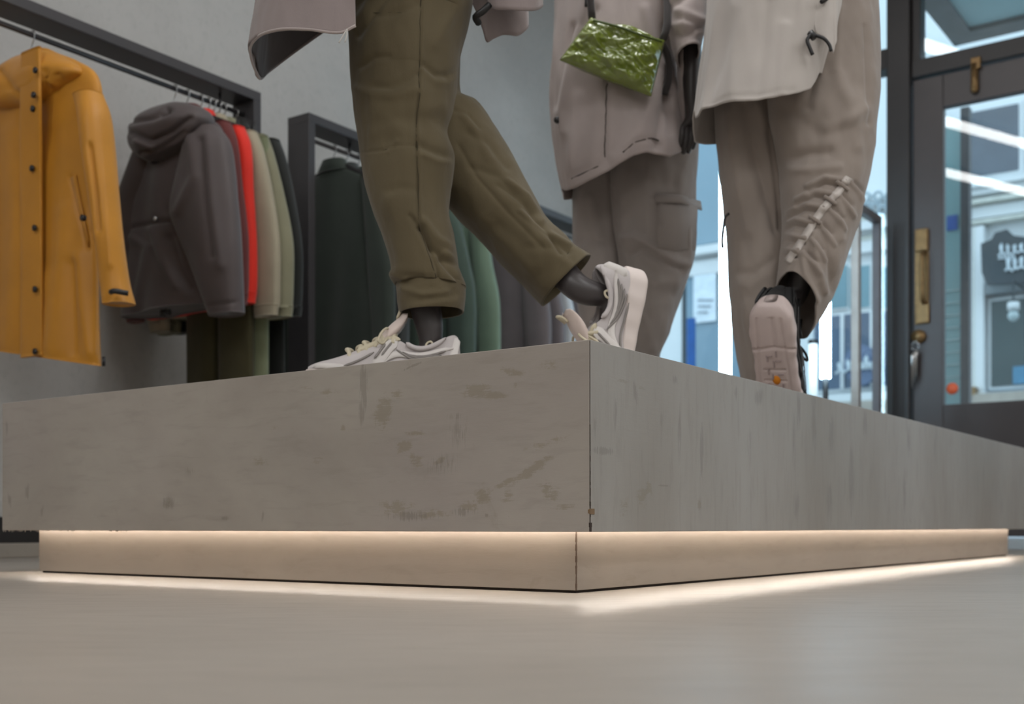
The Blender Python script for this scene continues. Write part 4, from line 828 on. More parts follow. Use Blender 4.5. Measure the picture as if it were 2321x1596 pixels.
# side tab of the coat
sheet('coat_tab', [W(1838, -180, 2.60), W(1880, -180, 2.60), W(1920, -180, 2.64)], [W(1846, 60, 2.59), W(1852, 78, 2.59), W(1872, 92, 2.58), W(1888, 122, 2.58), W(1893, 100, 2.58), W(1894, 60, 2.59), W(1904, 10, 2.61)], COATC, jC, 40, 90, .003, 7)
tube('cord_lock', [W(1836, 74, 2.565), W(1846, 86, 2.56)], .008, BLACKP, jC, 10)
tube('drawcord', [W(1840, 76, 2.56), W(1830, 90, 2.56), W(1834, 105, 2.56), W(1842, 124, 2.56)], .0042, BLACKP, jC, 8, 16)
tube('drawcord', [W(1848, 80, 2.56), W(1868, 88, 2.555), W(1880, 102, 2.555), W(1884, 116, 2.555)], .0038, BLACKP, jC, 8, 16)
tube('zip_pull', [W(1880, -6, 2.59), W(1862, 4, 2.575)], .005, BLACKP, jC, 8)
# coat flap folded at the top of the picture
pC = at_pf(1765, 2.80)
shC, plC = shoe(mC, pC, (.44, .90), .86, DARKS, mirror=1, scale=1.2, roll=.08, dot=[(.148, -.002, .0075, plain('orange_dot', (226, 138, 20), .5))], grooves=True)
shD, plD = shoe(mC, at_pf(1742, 3.12), (.20, .98), 0., DARKS, mirror=-1)
bodyC = [(W(1770, -150, 2.86), .11), (W(1720, -80, 2.90), .08), (W(1850, -80, 2.80), .08), (W(1715, 400, 2.90), .055), (W(1718, 820, 2.90), .034), (plD([(.05, 0, .06)])[0], .026), (plD([(.15, 0, .05)])[0], .018),
         (W(1868, 380, 2.74), .055), (W(1822, 600, 2.76), .034), (W(1806, 668, 2.78), .029), (plC([(.05, 0, .085)])[0], .027), (plC([(.06, 0, .05)])[0], .024), (W(1770, -420, 2.84), .11), (W(1770, -520, 2.84), .10), (W(1770, -640, 2.84), .05)]
skin_body('body', bodyC, [(0, 1), (0, 2), (1, 3), (3, 4), (4, 5), (5, 6), (2, 7), (7, 8), (8, 9), (9, 10), (10, 11), (0, 12), (12, 13), (13, 14)], mC, SKIN)

# ------------------------------------------------------------------ clothes racks
TR = 3.36; RD = .12; RH = 1.766; RW = .036; RAILZ = RH-RW-.045; TRAIL = TR+.06
def rack(s0, s1, label, end0=True):
    r = empty('clothes_rack', ST((s0+s1)/2, TR+RD/2, 0), label, 'clothes rack', 'black portal racks along the wall')
    del r['group']
    box('top_beam', s0, s1, TR, TR+RD, RH-RW, RH, STEEL, r, .002)
    box('upright', s1-RW, s1, TR, TR+RD, 0, RH-RW, STEEL, r, .002)
    box('upright', s0, s0+RW, TR, TR+RD, 0, RH-RW, STEEL, r, .002)
    tube('rail', [ST(s0+RW, TRAIL, RAILZ), ST(s1-RW, TRAIL, RAILZ)], .009, STEEL, r, 14)
    for e in np.linspace(s0+.3, s1-.15, 2): tube('rail_bracket', [ST(e, TRAIL, RAILZ), ST(e, TRAIL, RH-RW)], .006, STEEL, r, 8)
    return r
sR1 = on_t(592, 400, TR)[0]; sR2 = on_t(700, 400, TR)[0]; sR2e = on_t(1052, 400, TR)[0]
rack(1.0, sR1, 'long black steel clothes rack holding the yellow raincoat and the brown jacket')
rack(sR2, sR2e, 'black steel clothes rack holding dark green coats, left of the olive trousers')
rack(sR2e+.35, 5.85, 'far black steel clothes rack by the window, holding grey clothes')

EX, EY = -DL, DR
def GL(s, x, y, z): return ST(s, TRAIL, 0)+EX*x+EY*y+np.array([0, 0, z])
def lp(px, py, s): t, z = on_s(px, py, s); return (TRAIL-t, z)
def gloft(name, s, rows, mat, parent, nr=70, ns=72, amp=.008, seed=1, yoff=0., folds=(), caps=(True, True), power=2.3, kx=16., ret=None, zt=0.):
    """rows: (z, xl, xr, thickness, yoff) in the garment's own plane"""
    R = catmull(np.array([(r[0], r[1], r[2], r[3], r[4] if len(r) > 4 else 0.) for r in rows], float), nr)
    th = np.linspace(0, 2*math.pi, ns, endpoint=False); c, sn = np.cos(th), np.sin(th); c = np.sign(c)*abs(c)**(2/power); sn = np.sign(sn)*abs(sn)**(2/power)
    x = ((R[:, 1]+R[:, 2])/2)[:, None]+((R[:, 2]-R[:, 1])/2)[:, None]*c; y = R[:, 3][:, None]*sn+R[:, 4][:, None]+yoff; z = R[:, 0][:, None]+0*x
    v = np.linspace(0, 1, nr)[:, None]; rr = np.random.RandomState(seed)
    w = sum(np.sin(x*kx*(1+.7*k)+rr.rand()*6+1.2*np.sin(z*(3+k)+rr.rand()*6))/(k+1) for k in range(3))
    y = y+amp*w*(.25+.75*v)*(1-abs(c)**8)
    if zt: z = z-zt*(x-x.mean())*v
    P = GL(s, 0, 0, 0)+x[..., None]*EX+y[..., None]*EY+z[..., None]*np.array([0, 0, 1.])
    if folds:
        N = grid_normals(P); X, Y = to_px(P); D = np.zeros(X.shape)
        for poly, wd, a in folds: D += a*np.exp(-(poly_dist(X, Y, poly)/wd)**2)
        P = P+N*(D*np.clip(-(N@EY)*1.6, 0, 1))[..., None]
    if ret: GRIDS[ret] = (P, grid_normals(P))
    return grid_obj(name, P, mat, parent, True, caps)
HK = None
def hanger(s, holds):
    """chrome hook and black shoulder bar; later ones share its meshes"""
    global HK
    if HK is None:
        r = empty('coat_hanger', GL(s, 0, 0, RAILZ), 'x', 'coat hanger')
        hk = [(0, .0, RAILZ+.0), (.0, 0, RAILZ+.013), (.010, 0, RAILZ+.009), (.0125, 0, RAILZ-.002), (.008, 0, RAILZ-.016), (-.002, 0, RAILZ-.034), (-.004, 0, RAILZ-.06), (0, 0, RAILZ-.085)]
        hk[0] = (-.012, 0, RAILZ+.002); hk[1] = (-.004, 0, RAILZ+.0125)
        tube('hook', [GL(s, *p) for p in hk], .0022, CHROME, r, 8, 30)
        P_ = catmull(np.array([GL(s, -.20, 0, RAILZ-.155), GL(s, -.10, 0, RAILZ-.105), GL(s, -.05, 0, RAILZ-.083), GL(s, .05, 0, RAILZ-.083), GL(s, .10, 0, RAILZ-.105), GL(s, .20, 0, RAILZ-.155)]), 40)
        V, Fc = tube_arrays(P_, [.006+.008*math.sin(math.pi*i/39)**.5 for i in range(40)], 10); link('shoulder_bar', V, Fc, BLACKP, r)
        HK = r
    else:
        r = HK.copy(); COL.objects.link(r); r.location = Vector(GL(s, 0, 0, RAILZ)); r['org'] = [float(v) for v in GL(s, 0, 0, RAILZ)]
        for ch in list(HK.children):
            c = ch.copy(); COL.objects.link(c); c.parent = r
    r['label'] = 'chrome-hooked black hanger holding '+holds; r['category'] = 'coat hanger'
    return r
def jacket(s, mat, label, cat='jacket', name='hanging_jacket', hem=.90, w=.25, th=.028, seed=1, sl=(.30, .34), slz=None, collar=True, amp=.006, holds=None):
    hz = hem; slz = slz or hem+.02
    rows = [(1.605, -.05, .05, .02), (1.585, -.085, .085, .03), (1.56, -.14, .14, th), (1.52, -.215, .215, th), (1.47, -w, w, th), (1.35, -w-.003, w+.003, th), (1.15, -w, w, th), (hz+.1, -w-.01, w+.01, th), (hz, -w-.01, w+.01, th)]
    r = empty(name, GL(s, 0, 0, hem), label, cat); gloft('body', s, rows, mat, r, amp=amp, seed=seed)
    for sg in (1, -1):
        R = []
        for z, a, b in [(1.535, .17, .235), (1.46, .18, .272), (1.3, .195, sl[0]), (1.12, .21, sl[1]), (slz+.06, .235, sl[1]), (slz, .24, sl[1]-.005)]:
            R.append((z, a, b, .03, -.012) if sg > 0 else (z, -b, -a, .03, -.012))
        gloft('sleeve', s, R, mat, r, 50, 40, amp*.7, seed+3+sg)
        gloft('cuff', s, [(slz+.006, (.237 if sg > 0 else -sl[1]+.002), (sl[1]-.002 if sg > 0 else -.237), .027, -.012), (slz-.03, (.24 if sg > 0 else -sl[1]+.008), (sl[1]-.008 if sg > 0 else -.24), .024, -.012)], mat, r, 8, 30, 0, 1)
    if collar:
        gloft('collar', s, [(1.635, -.055, .055, .035), (1.61, -.07, .07, .04), (1.585, -.09, .09, .038)], mat, r, 14, 40, .002, seed)
    hanger(s, holds or ('the '+label.split(',')[0]))
    return r

# yellow raincoat ------------------------------------------------------------------------------------------------
YEL = cloth('ochre_rubber', (186, 126, 30), .5, .1, .06, 300, .12, .4)
sY = on_t(73, 150, TRAIL)[0]
def yrow(y, xl, xr, th, yo=0.):
    a, z = lp(xl, y, sY+yo-th*.3); b, z2 = lp(xr, y, sY+yo-th*.3); return ((z+z2)/2, a, b, th, yo)
coat = empty('raincoat', GL(sY, 0, 0, .45), 'ochre yellow hooded raincoat with black snaps, hanging nearest on the long rack', 'raincoat')
foldY = [([(160, 400), (180, 470), (200, 560)], 5, -.010), ([(150, 480), (140, 620), (120, 790)], 22, .012), ([(180, 580), (190, 700), (205, 800)], 14, .012), ([(120, 300), (110, 420), (100, 600)], 18, -.007), ([(20, 300), (30, 500), (20, 780)], 18, .008), ([(48, 170), (50, 800)], 4, -.005), ([(93, 240), (94, 800)], 4, -.006), ([(165, 600), (168, 800)], 10, -.010)]
gloft('coat_body', sY, [yrow(122, 40, 105, .03), yrow(140, 10, 125, .04), yrow(170, -50, 165, .05), yrow(205, -90, 205, .05), yrow(250, -105, 218, .05), yrow(350, -108, 212, .05), yrow(480, -105, 203, .05), yrow(600, -115, 207, .055), yrow(700, -128, 208, .055), yrow(806, -140, 213, .055)], YEL, coat, 140, 140, .006, 3, folds=foldY, ret='Y', power=2.3, kx=12, zt=.17)
gloft('sleeve', sY, [yrow(212, 170, 214, .04, -.03), yrow(260, 185, 225, .05, -.035), yrow(350, 198, 234, .052, -.035), yrow(450, 210, 246, .045, -.035), yrow(550, 222, 258, .04, -.035), yrow(640, 232, 272, .038, -.03), yrow(688, 237, 282, .042, -.03)], YEL, coat, 90, 70, .004, 8, folds=[([(205, 330), (215, 420), (222, 520)], 6, -.012), ([(235, 300), (240, 420), (250, 600)], 8, .006), ([(240, 684), (262, 660)], 5, -.006)], ret='YS')
gloft('sleeve', sY, [yrow(212, -95, -50, .04, -.03), yrow(350, -125, -85, .05, -.035), yrow(550, -145, -95, .05, -.035), yrow(688, -155, -105, .045, -.03)], YEL, coat, 60, 50, .004, 9)
gloft('hood', sY, [yrow(128, 20, 98, .03, -.01), yrow(145, -5, 122, .06, -.015), yrow(165, -20, 145, .075, -.02), yrow(185, -28, 165, .08, -.025), yrow(200, -28, 168, .078, -.025), yrow(216, -15, 140, .072, -.03), yrow(230, 20, 118, .06, -.03), yrow(238, 60, 104, .045, -.03)], YEL, coat, 90, 110, .008, 5, folds=[([(100, 160), (110, 205), (100, 235)], 6, -.012), ([(130, 170), (150, 190), (130, 215)], 6, -.010), ([(0, 160), (25, 200), (60, 225)], 6, -.010), ([(110, 185), (140, 200), (165, 190)], 8, .010)], ret='YH', kx=22)
pr = [(122, 50, 92), (180, 48, 92), (240, 47, 92), (400, 48, 94), (600, 50, 95), (812, 49, 96)]
gloft('placket', sY, [(lp(a_, y, sY+yo_)[1], lp(a_, y, sY+yo_)[0], lp(b_2, y, sY+yo_)[0], .008, yo_) for (y, a_, b_2) in pr for yo_ in [-.062 if y > 245 else -.095]], YEL, coat, 80, 30, .003, 6, power=4)
SNAP = plain('black_snap', (24, 22, 22), .35)
for i, (x, y) in enumerate([(82, 160), (78, 216), (76, 247), (74, 382), (80, 517), (81, 656), (81, 797)]):
    yo = -.075 if y > 260 else -.112
    if 240 < y < 260: yo = -.098
    a_, z = lp(x, y, sY+yo)
    tube('snap', [GL(sY, a_, yo, z), GL(sY, a_, yo-.006, z)], .0095, SNAP, coat, 16)
a_, z = lp(189, 494, sY-.06); tube('snap', [GL(sY, a_, -.055, z), GL(sY, a_, -.066, z)], .0095, SNAP, coat, 16)
pf = [on_grid('Y', x, y, l) for (x, y, l) in [(158, 402, .006), (176, 398, .006), (204, 540, .006), (200, 566, .006), (180, 480, .012)]]
flp = link('pocket_flap', pf, [(0, 4, 1), (1, 4, 2), (2, 4, 3), (3, 4, 0)], YEL, coat); flp.modifiers.new('solid', 'SOLIDIFY').thickness = .004
a_, z = lp(250, 662, sY-.08); b_2, z2 = lp(284, 664, sY-.06); tube('cuff_strap', [GL(sY, a_, -.078, z), GL(sY, (a_+b_2)/2, -.082, z), GL(sY, b_2, -.05, z2)], .008, BLACKP, coat, 8, 10)
a_, z = lp(222, 822, sY-.02); tube('hem_toggle', [GL(sY, a_, -.0, z+.02), GL(sY, a_, -.0, z-.008)], .005, BLACKP, coat, 8)
hanger(sY, 'the yellow raincoat')

# brown hooded jacket --------------------------------------------------------------------------------------------
BRN = cloth('dark_brown_shell', (76, 68, 68), .6, .15, .06, 500, .15, .4)
sB = on_t(396, 230, TRAIL)[0]
def brow(y, xl, xr, th, yo=0.):
    a, z = lp(xl, y, sB+yo-th*.3); b, z2 = lp(xr, y, sB+yo-th*.3); return ((z+z2)/2, a, b, th, yo)
bj = empty('hanging_jacket', GL(sB, 0, 0, .88), 'dark brown hooded jacket with front pouch, hanging next after the yellow raincoat', 'jacket')
gloft('body', sB, [brow(250, 380, 425, .03), brow(275, 345, 455, .04), brow(310, 322, 490, .05), brow(350, 312, 495, .055), brow(420, 298, 492, .06), brow(500, 292, 490, .065), brow(600, 285, 485, .07), brow(660, 278, 480, .07), brow(705, 274, 476, .072)], BRN, bj, 120, 120, .008, 13,
      folds=[([(300, 515), (345, 505), (385, 500), (400, 520), (430, 590)], 4, -.010), ([(300, 540), (335, 560), (310, 690)], 10, .010), ([(345, 520), (370, 590), (400, 650)], 8, .012), ([(385, 540), (405, 610), (430, 650)], 12, -.014), ([(360, 380), (350, 480)], 14, .006), ([(395, 380), (385, 470)], 12, -.006)])
gloft('sleeve', sB, [brow(290, 420, 484, .04, -.03), brow(330, 412, 505, .055, -.04), brow(400, 396, 516, .06, -.045), brow(460, 385, 522, .06, -.05), brow(510, 398, 527, .06, -.05), brow(580, 425, 533, .055, -.05), brow(650, 450, 537, .05, -.045), brow(712, 474, 541, .045, -.04)], BRN, bj, 110, 90, .006, 14, folds=[([(430, 310), (440, 400), (400, 480)], 10, .010), ([(470, 310), (480, 450), (500, 600)], 12, .008), ([(455, 320), (465, 450), (480, 580)], 8, -.008), ([(474, 692), (540, 684)], 4, -.006)])
gloft('sleeve', sB, [brow(300, 318, 360, .04, -.01), brow(350, 300, 350, .05, -.01), brow(420, 274, 335, .05, -.01), brow(470, 263, 318, .05, -.01), brow(520, 268, 315, .05, -.01), brow(600, 274, 320, .045, -.01), brow(680, 276, 318, .04, -.01)], BRN, bj, 90, 70, .006, 15)
gloft('hood', sB, [brow(238, 366, 408, .03, -.03), brow(250, 332, 430, .07, -.04), brow(268, 298, 448, .095, -.05), brow(290, 293, 452, .105, -.055), brow(315, 296, 440, .10, -.055), brow(340, 312, 415, .085, -.055), brow(360, 335, 385, .06, -.05), brow(370, 348, 370, .03, -.05)], BRN, bj, 90, 110, .006, 18,
      folds=[([(296, 300), (340, 320), (390, 300), (430, 268)], 7, -.016), ([(300, 275), (345, 268), (385, 250)], 6, -.012), ([(320, 345), (370, 335), (420, 300)], 5, -.012), ([(310, 320), (360, 340), (410, 320), (440, 285)], 7, .012), ([(365, 258), (378, 245)], 5, -.02)], kx=20)
a_, z = lp(352, 496, sB-.08); tube('snap', [GL(sB, a_, -.075, z), GL(sB, a_, -.084, z)], .008, CHROME, bj, 12)
for x, y in ((395, 712), (385, 716)):
    a_, z = lp(x, y-14, sB); tube('cord_lock', [GL(sB, a_, -.03, z), GL(sB, a_, -.03, z-.03)], .012, BLACKP, bj, 8)
hanger(sB, 'the dark brown hooded jacket')
# the row behind it
def hs(px): return on_t(px, 260, TRAIL)[0]
jacket(hs(424), cloth('maroon_shell', (92, 40, 38), .7, .15, .06, 500, .2), 'dark maroon jacket squeezed between the brown and the red jacket', hem=.93, seed=21, sl=(.30, .33), slz=.91)
jacket(hs(455), cloth('red_shell', (214, 42, 26), .65, .15, .05, 500, .15), 'bright orange-red jacket on the long rack', hem=.90, seed=22, sl=(.285, .30), slz=.93)
jacket(hs(484), cloth('khaki_shell', (152, 144, 124), .8, .15, .06, 500, .2), 'khaki beige jacket next to the red one', hem=.91, seed=23, sl=(.32, .355), slz=.89, amp=.01)
jacket(hs(508), cloth('sage_shell', (122, 120, 98), .8, .15, .06, 500, .2), 'grey-olive jacket behind the khaki beige one', hem=.91, seed=24, sl=(.33, .375), slz=.89, amp=.01)
jacket(hs(535), cloth('black_shell', (30, 32, 30), .8, .15, .06, 500, .2), 'black long coat last on the long rack', 'coat', 'hanging_coat', hem=.66, seed=25, sl=(.32, .36), slz=.90)
def trousers(s, mat, label, x0, top, bot, w=.17, dx=0., seed=1):
    r = empty('hanging_trousers', GL(s, x0, 0, bot), label, 'trousers')
    gloft('waist', s, [(top, x0-w, x0+w, .03), (top-.12, x0-w-.01, x0+w+.01, .032), (top-.22, x0-w-.012, x0+w+.012, .032)], mat, r, 30, 50, .004, seed)
    for sg in (-1, 1):
        a0_, a1_ = (x0-w-.012, x0+.004) if sg < 0 else (x0-.004, x0+w+.012)
        gloft('trouser_leg', s, [(top-.20, a0_, a1_, .032), (top-.5, a0_+.01, a1_-.01, .032), (bot+.1, a0_+.015, a1_-.015, .032), (bot, a0_+.02, a1_-.02, .032)], mat, r, 50, 40, .008, seed+sg)
    # clip hanger arms hold the waist
    hanger(s, label.split(',')[0]); tube('waist_clip', [GL(s, x0-.1, 0, RAILZ-.1), GL(s, x0-.1, 0, top-.01)], .006, BLACKP, r, 8); tube('waist_clip', [GL(s, x0+.1, 0, RAILZ-.1), GL(s, x0+.1, 0, top-.01)], .006, BLACKP, r, 8)
trousers(hs(472), cloth('dark_olive_twill', (62, 58, 36), .85, .15, .08, 500, .3), 'dark olive trousers whose legs show below the brown jacket', .06, 1.52, .30, .175, 0, 31)
trousers(hs(496), cloth('pale_sage_twill', (112, 118, 92), .85, .15, .08, 500, .3), 'pale sage trousers behind the dark olive ones', .09, 1.52, .30, .17, 0, 32)
# rack two
DG = cloth('black_green_shell', (44, 52, 46), .75, .2, .1, 500, .2); DG2 = cloth('bottle_green_shell', (38, 50, 42), .75, .2, .1, 500, .2)
TEAL = cloth('grey_teal_shell', (70, 86, 78), .8, .2, .08, 500, .2); PALEG = cloth('pale_sage_shell', (112, 134, 116), .8, .2, .08, 500, .2)
jacket(hs(757), DG, 'black-green coat nearest the left end of the second rack', 'coat', 'hanging_coat', hem=.66, seed=41, sl=(.30, .34), slz=.74, w=.27, amp=.012)
jacket(hs(785), cloth('charcoal_shell', (50, 54, 54), .75, .2, .1, 500, .2), 'charcoal coat second on the second rack', 'coat', 'hanging_coat', hem=.62, seed=42, sl=(.31, .35), slz=.74, w=.27, amp=.012)
jacket(hs(812), DG2, 'bottle green coat in the middle of the second rack', 'coat', 'hanging_coat', hem=.60, seed=43, sl=(.31, .35), slz=.72, w=.27, amp=.012)
jacket(hs(855), TEAL, 'grey-teal coat showing left of the olive trouser leg', 'coat', 'hanging_coat', hem=.62, seed=44, sl=(.32, .36), slz=.72, w=.28, amp=.012)
jacket(hs(935), TEAL, 'second grey-teal coat showing under the olive trouser cuff', 'coat', 'hanging_coat', hem=.60, seed=45, sl=(.32, .36), slz=.72, w=.28, amp=.012)
jacket(hs(1000), PALEG, 'pale sage green coat between the two olive legs', 'coat', 'hanging_coat', hem=.62, seed=46, sl=(.30, .34), slz=.70, w=.27, amp=.012)
# rack three
GM = cloth('grey_mauve_shell', (104, 98, 100), .8, .2, .08, 500, .2); GLt = cloth('pale_grey_shell', (176, 182, 186), .8, .2, .05, 500, .2)
jacket(hs(1112), GM, 'grey-mauve coat nearest on the far rack', 'coat', 'hanging_coat', hem=.70, seed=51, sl=(.32, .36), slz=.80, w=.28, amp=.012)
jacket(hs(1145), GM, 'second grey-mauve coat on the far rack', 'coat', 'hanging_coat', hem=.68, seed=52, sl=(.32, .36), slz=.80, w=.28, amp=.012)
jacket(hs(1175), GLt, 'pale grey coat on the far rack beside the raised sneaker', 'coat', 'hanging_coat', hem=.66, seed=53, sl=(.31, .35), slz=.80, w=.28, amp=.012)
jacket(hs(1200), GM, 'third grey-mauve coat on the far rack', 'coat', 'hanging_coat', hem=.66, seed=54, sl=(.31, .35), slz=.80, w=.28, amp=.012)

# ------------------------------------------------------------------ window display
TUBEW = emit('display_tube', (.56, .82, 1.0, 1), 16.0); TUBEP = emit('display_tube_dim', (.50, .78, .90, 1), .65)
def light_tube(px, ytop, ybot, D, r, mat, label, foot=True):
    p0, p1 = W(px, ybot, D), W(px, ytop, D); root = empty('light_tube', (p0[0], p0[1], 0), label, 'lamp')
    tube('tube', [p0, p1], r, mat, root, 18)
    tube('stand', [np.array([p0[0], p0[1], .015]), p0], r*.55, BLACKP, root, 12); tube('foot', [np.array([p0[0], p0[1], 0]), np.array([p0[0], p0[1], .015])], .05, BLACKP, root, 28)
    tube('cap', [p1, p1+np.array([0, 0, .02])], r*1.05, BLACKP, root, 16)
light_tube(1644, 250, 905, 5.6, .028, TUBEW, 'tall bright white tube lamp left of the stone coat mannequin leg')
light_tube(1871, 300, 858, 5.5, .024, TUBEW, 'bright white tube lamp right of the black sneaker')
light_tube(1843, 780, 930, 5.7, .022, TUBEP, 'short dim bluish tube lamp beside the black sneaker')
# narrow metal frame stand
fr = empty('garment_stand', W(1988, 1300, 6.1)*np.array([1, 1, 0]), 'narrow grey metal frame stand in front of the window beside the door', 'stand')
A_ = W(1988, 508, 6.1); B_ = A_-DR*.325; FRM = plain('stand_metal', (110, 108, 112), .4, .3); FRM2 = plain('stand_metal_pale', (150, 142, 136), .4, .3)
for (p_, m_) in ((A_, FRM), (B_, FRM2)):
    sA, tA = p_@DR, p_@DL; box('post', sA-.02, sA+.02, tA-.02, tA+.02, 0, p_[2], m_, fr, .003)
sA, tA, sB_ = A_@DR, A_@DL, B_@DR
box('crossbar', sB_-.02, sA+.02, tA-.02, tA+.02, A_[2], A_[2]+.04, FRM, fr, .003)
box('foot_bar', sB_+.02, sA-.02, tA-.02, tA+.02, .0, .03, FRM, fr, .003)
# low display plinth at the foot of the window
# ------------------------------------------------------------------ street outside
struct(box('trim_8', SD+.3, 30, -14, 16, -.12, -.02, plain('street_paving', (150, 150, 150), .8, 0, .1, 3)))
SF = 14.0
FW = plain('facade_white', (214, 218, 220), .8, 0, .03, 1.5); FG = plain('facade_grey_glass', (66, 84, 94), .25, 0, .12, 1.2, .0, .5); FT = plain('facade_teal_glass', (96, 136, 148), .3, 0, .1, 1.5, 0)
FD = plain('facade_dark', (44, 54, 60), .4, 0, .1, 2, 0); FB = plain('facade_pale_blue', (128, 152, 166), .7, 0, .04, 1)
bld = empty('shop_building', ST(SF, 2, 0), 'white-painted shop building across the street, with dark shop windows and cornices', 'building')
tA0 = on_s(1500, 600, SF)[0]; tA1 = on_s(2420, 600, SF)[0]
box('wall', SF, SF+3, tA1-6, 9.5, -.02, 11, FW, bld)
def fbox(name, x0, y0, x1, y1, d, mat, bv=.01, par=None, s=SF): return sbox(name, x0, y0, x1, y1, s, d, mat, par or bld, bv)
def fwin(x0, y0, x1, y1, mat=FG, bars=1, s=SF, fw=8, par=None):
    w_ = fbox('window', x0-fw, y0-fw, x1+fw, y1+fw, .06, FW, .01, par, s)
    t0, z0 = on_s(x0, (y0+y1)/2, s); t1, _ = on_s(x1, (y0+y1)/2, s); xm = (x0+x1)/2; za, zb = on_s(xm, y1, s)[1], on_s(xm, y0, s)[1]
    box('pane', s-.075, s-.062, min(t0, t1), max(t0, t1), za, zb, mat, w_)
    for k in range(bars):
        tm = t0+(t1-t0)*(k+1)/(bars+1); box('glazing_bar', s-.10, s-.076, tm-.02, tm+.02, za, zb, FW, w_)
    return w_
# upper windows and cornices seen through the door
fwin(2196, 250, 2312, 398, plain('facade_window_dark', (84, 92, 102), .3, 0, .1, 2, 0), 0)
fwin(2380, 250, 2500, 398, MATS['facade_window_dark'], 0)
for (y0, y1, d, m_) in [(420, 434, .22, FW), (434, 448, .14, FW), (460, 470, .2, plain('facade_cream', (196, 198, 190), .8)), (472, 500, .10, FW), (505, 514, .16, MATS['facade_cream'])]:
    fbox('cornice', 1950, y0, 2500, y1, d, m_)
fbox('pilaster', 2194, 520, 2238, 960, .16, FW)
fbox('pilaster_groove', 2214, 520, 2217, 960, .165, MATS['facade_cream'], 0)
# shop window, right
swr = fwin(2250, 676, 2440, 872, plain('shopfront_green_dark', (52, 70, 72), .25, 0, .15, .8, 0), 0)
fbox('sill', 2236, 888, 2500, 912, .2, plain('sill_blue', (150, 172, 186), .6))
fbox('panel', 2300, 832, 2340, 872, .10, plain('blue_panel', (70, 128, 160), .5), .005)
fbox('lintel', 2240, 632, 2500, 660, .18, plain('lintel_grey', (128, 136, 140), .6))
fbox('brass_post', 2216, 882, 2226, 912, .3, BRASS)
# sign board with scroll lettering
def sign(px, py, pts, s, mat, label, name='shop_sign'):
    org = on_s(px, py, s); V = []
    for dd in (0, .06):
        for (x, y) in pts: t_, z_ = on_s(x, y, s); V.append(ST(s-dd, t_, z_))
    n_ = len(pts); f = [tuple(range(n_)), tuple(range(2*n_-1, n_-1, -1))]+[(i, (i+1) % n_, (i+1) % n_+n_, i+n_) for i in range(n_)]
    return tag(link(name, V, f, mat, origin=ST(s, org[0], org[1])), label, 'sign')
WL = plain('sign_lettering', (196, 206, 212), .5)
sg1 = empty('shop_sign', ST(SF-.4, *on_s(2290, 590, SF-.4)), 'dark scalloped shop sign with white scroll lettering, above the shop window across the street', 'sign')
def signboard(pts, s, mat, par):
    V = []
    for dd in (0, .06):
        for (x, y) in pts: t_, z_ = on_s(x, y, s); V.append(ST(s-dd, t_, z_))
    n_ = len(pts); return link('board', V, [tuple(range(n_)), tuple(range(2*n_-1, n_-1, -1))]+[(i, (i+1) % n_, (i+1) % n_+n_, i+n_) for i in range(n_)], mat, par, smooth=False)
signboard([(2226, 555), (2250, 545), (2258, 530), (2285, 522), (2300, 536), (2330, 540), (2420, 530), (2420, 640), (2240, 648), (2228, 620)], SF-.4, FD, sg1)
def scribble(x0, y0, w, h, n, s, par, mat, rad, seed, slant=0.):
    r_ = random.Random(seed); pts = []
    for i in range(n*8):
        u = i/(n*8-1); ph = u*n*2*math.pi; x = x0+u*w+math.sin(ph)*w/n*.35; y = y0+math.cos(ph)*h*(.35+.3*r_.random())+slant*u
        t_, z_ = on_s(x, y, s); pts.append(ST(s, t_, z_))
    return tube('lettering', pts, rad, mat, par, 6)
scribble(2262, 566, 90, 22, 6, SF-.48, sg1, WL, .012, 2, -6); scribble(2278, 600, 60, 26, 4, SF-.48, sg1, WL, .016, 5, -4); scribble(2262, 582, 40, 10, 5, SF-.48, sg1, WL, .008, 6)
# pendant in that window
pn = on_s(2297, 690, SF-.9); pend = empty('pendant_lamp', ST(SF-.9, *pn), 'white pendant lamp with a glass bulb hanging before the dark shop window', 'lamp')
tube('shade', [ST(SF-.9, pn[0], pn[1]+.02), ST(SF-.9, pn[0], pn[1]-.06)], .06, WHITEP, pend, 16); tube('stem', [ST(SF-.9, pn[0], pn[1]+.25), ST(SF-.9, pn[0], pn[1])], .01, FD, pend, 8)
tube('arm', [ST(SF-.9, pn[0], pn[1]+.25), ST(SF, pn[0], pn[1]+.25)], .012, FD, pend, 8)
tube('bulb', [ST(SF-.9, pn[0], pn[1]-.06), ST(SF-.9, pn[0], pn[1]-.10), ST(SF-.9, pn[0], pn[1]-.14), ST(SF-.9, pn[0], pn[1]-.18)], [.03, .055, .055, .02], plain('bulb_glass', (170, 185, 188), .1), pend, 16)
# seen between the legs and the post
for (x0, x1) in ((1880, 1925), (1930, 1975), (1985, 2055)):
    fwin(x0, 606, x1, 700, FT, 0, fw=5)
fwin(1850, 712, 2050, 880, plain('shopfront_blue_dark', (72, 92, 116), .3, 0, .15, .8, 0), 2, fw=6)
fbox('sill', 1780, 893, 2190, 912, .25, FW); fbox('plinth', 1500, 912, 2500, 960, .3, plain('facade_plinth', (168, 160, 150), .8))
fbox('cornice', 1560, 525, 2190, 545, .25, FW); fbox('fascia', 1560, 556, 2190, 590, .14, FW)
for k, (x, y) in enumerate([(1962, 448), (1975, 455), (1990, 446), (2003, 458), (2016, 448), (1968, 470), (1984, 474), (2000, 474)]):
    t_, z_ = on_s(x, y, SF-.3); fl_ = []
    for i in range(9): a = i/8*2*math.pi; fl_.append(ST(SF-.3, t_+.05*math.cos(a), z_+.06*math.sin(a)))
    tube('ornament', fl_, .018, plain('ornament_grey', (150, 164, 172), .6), bld, 8)
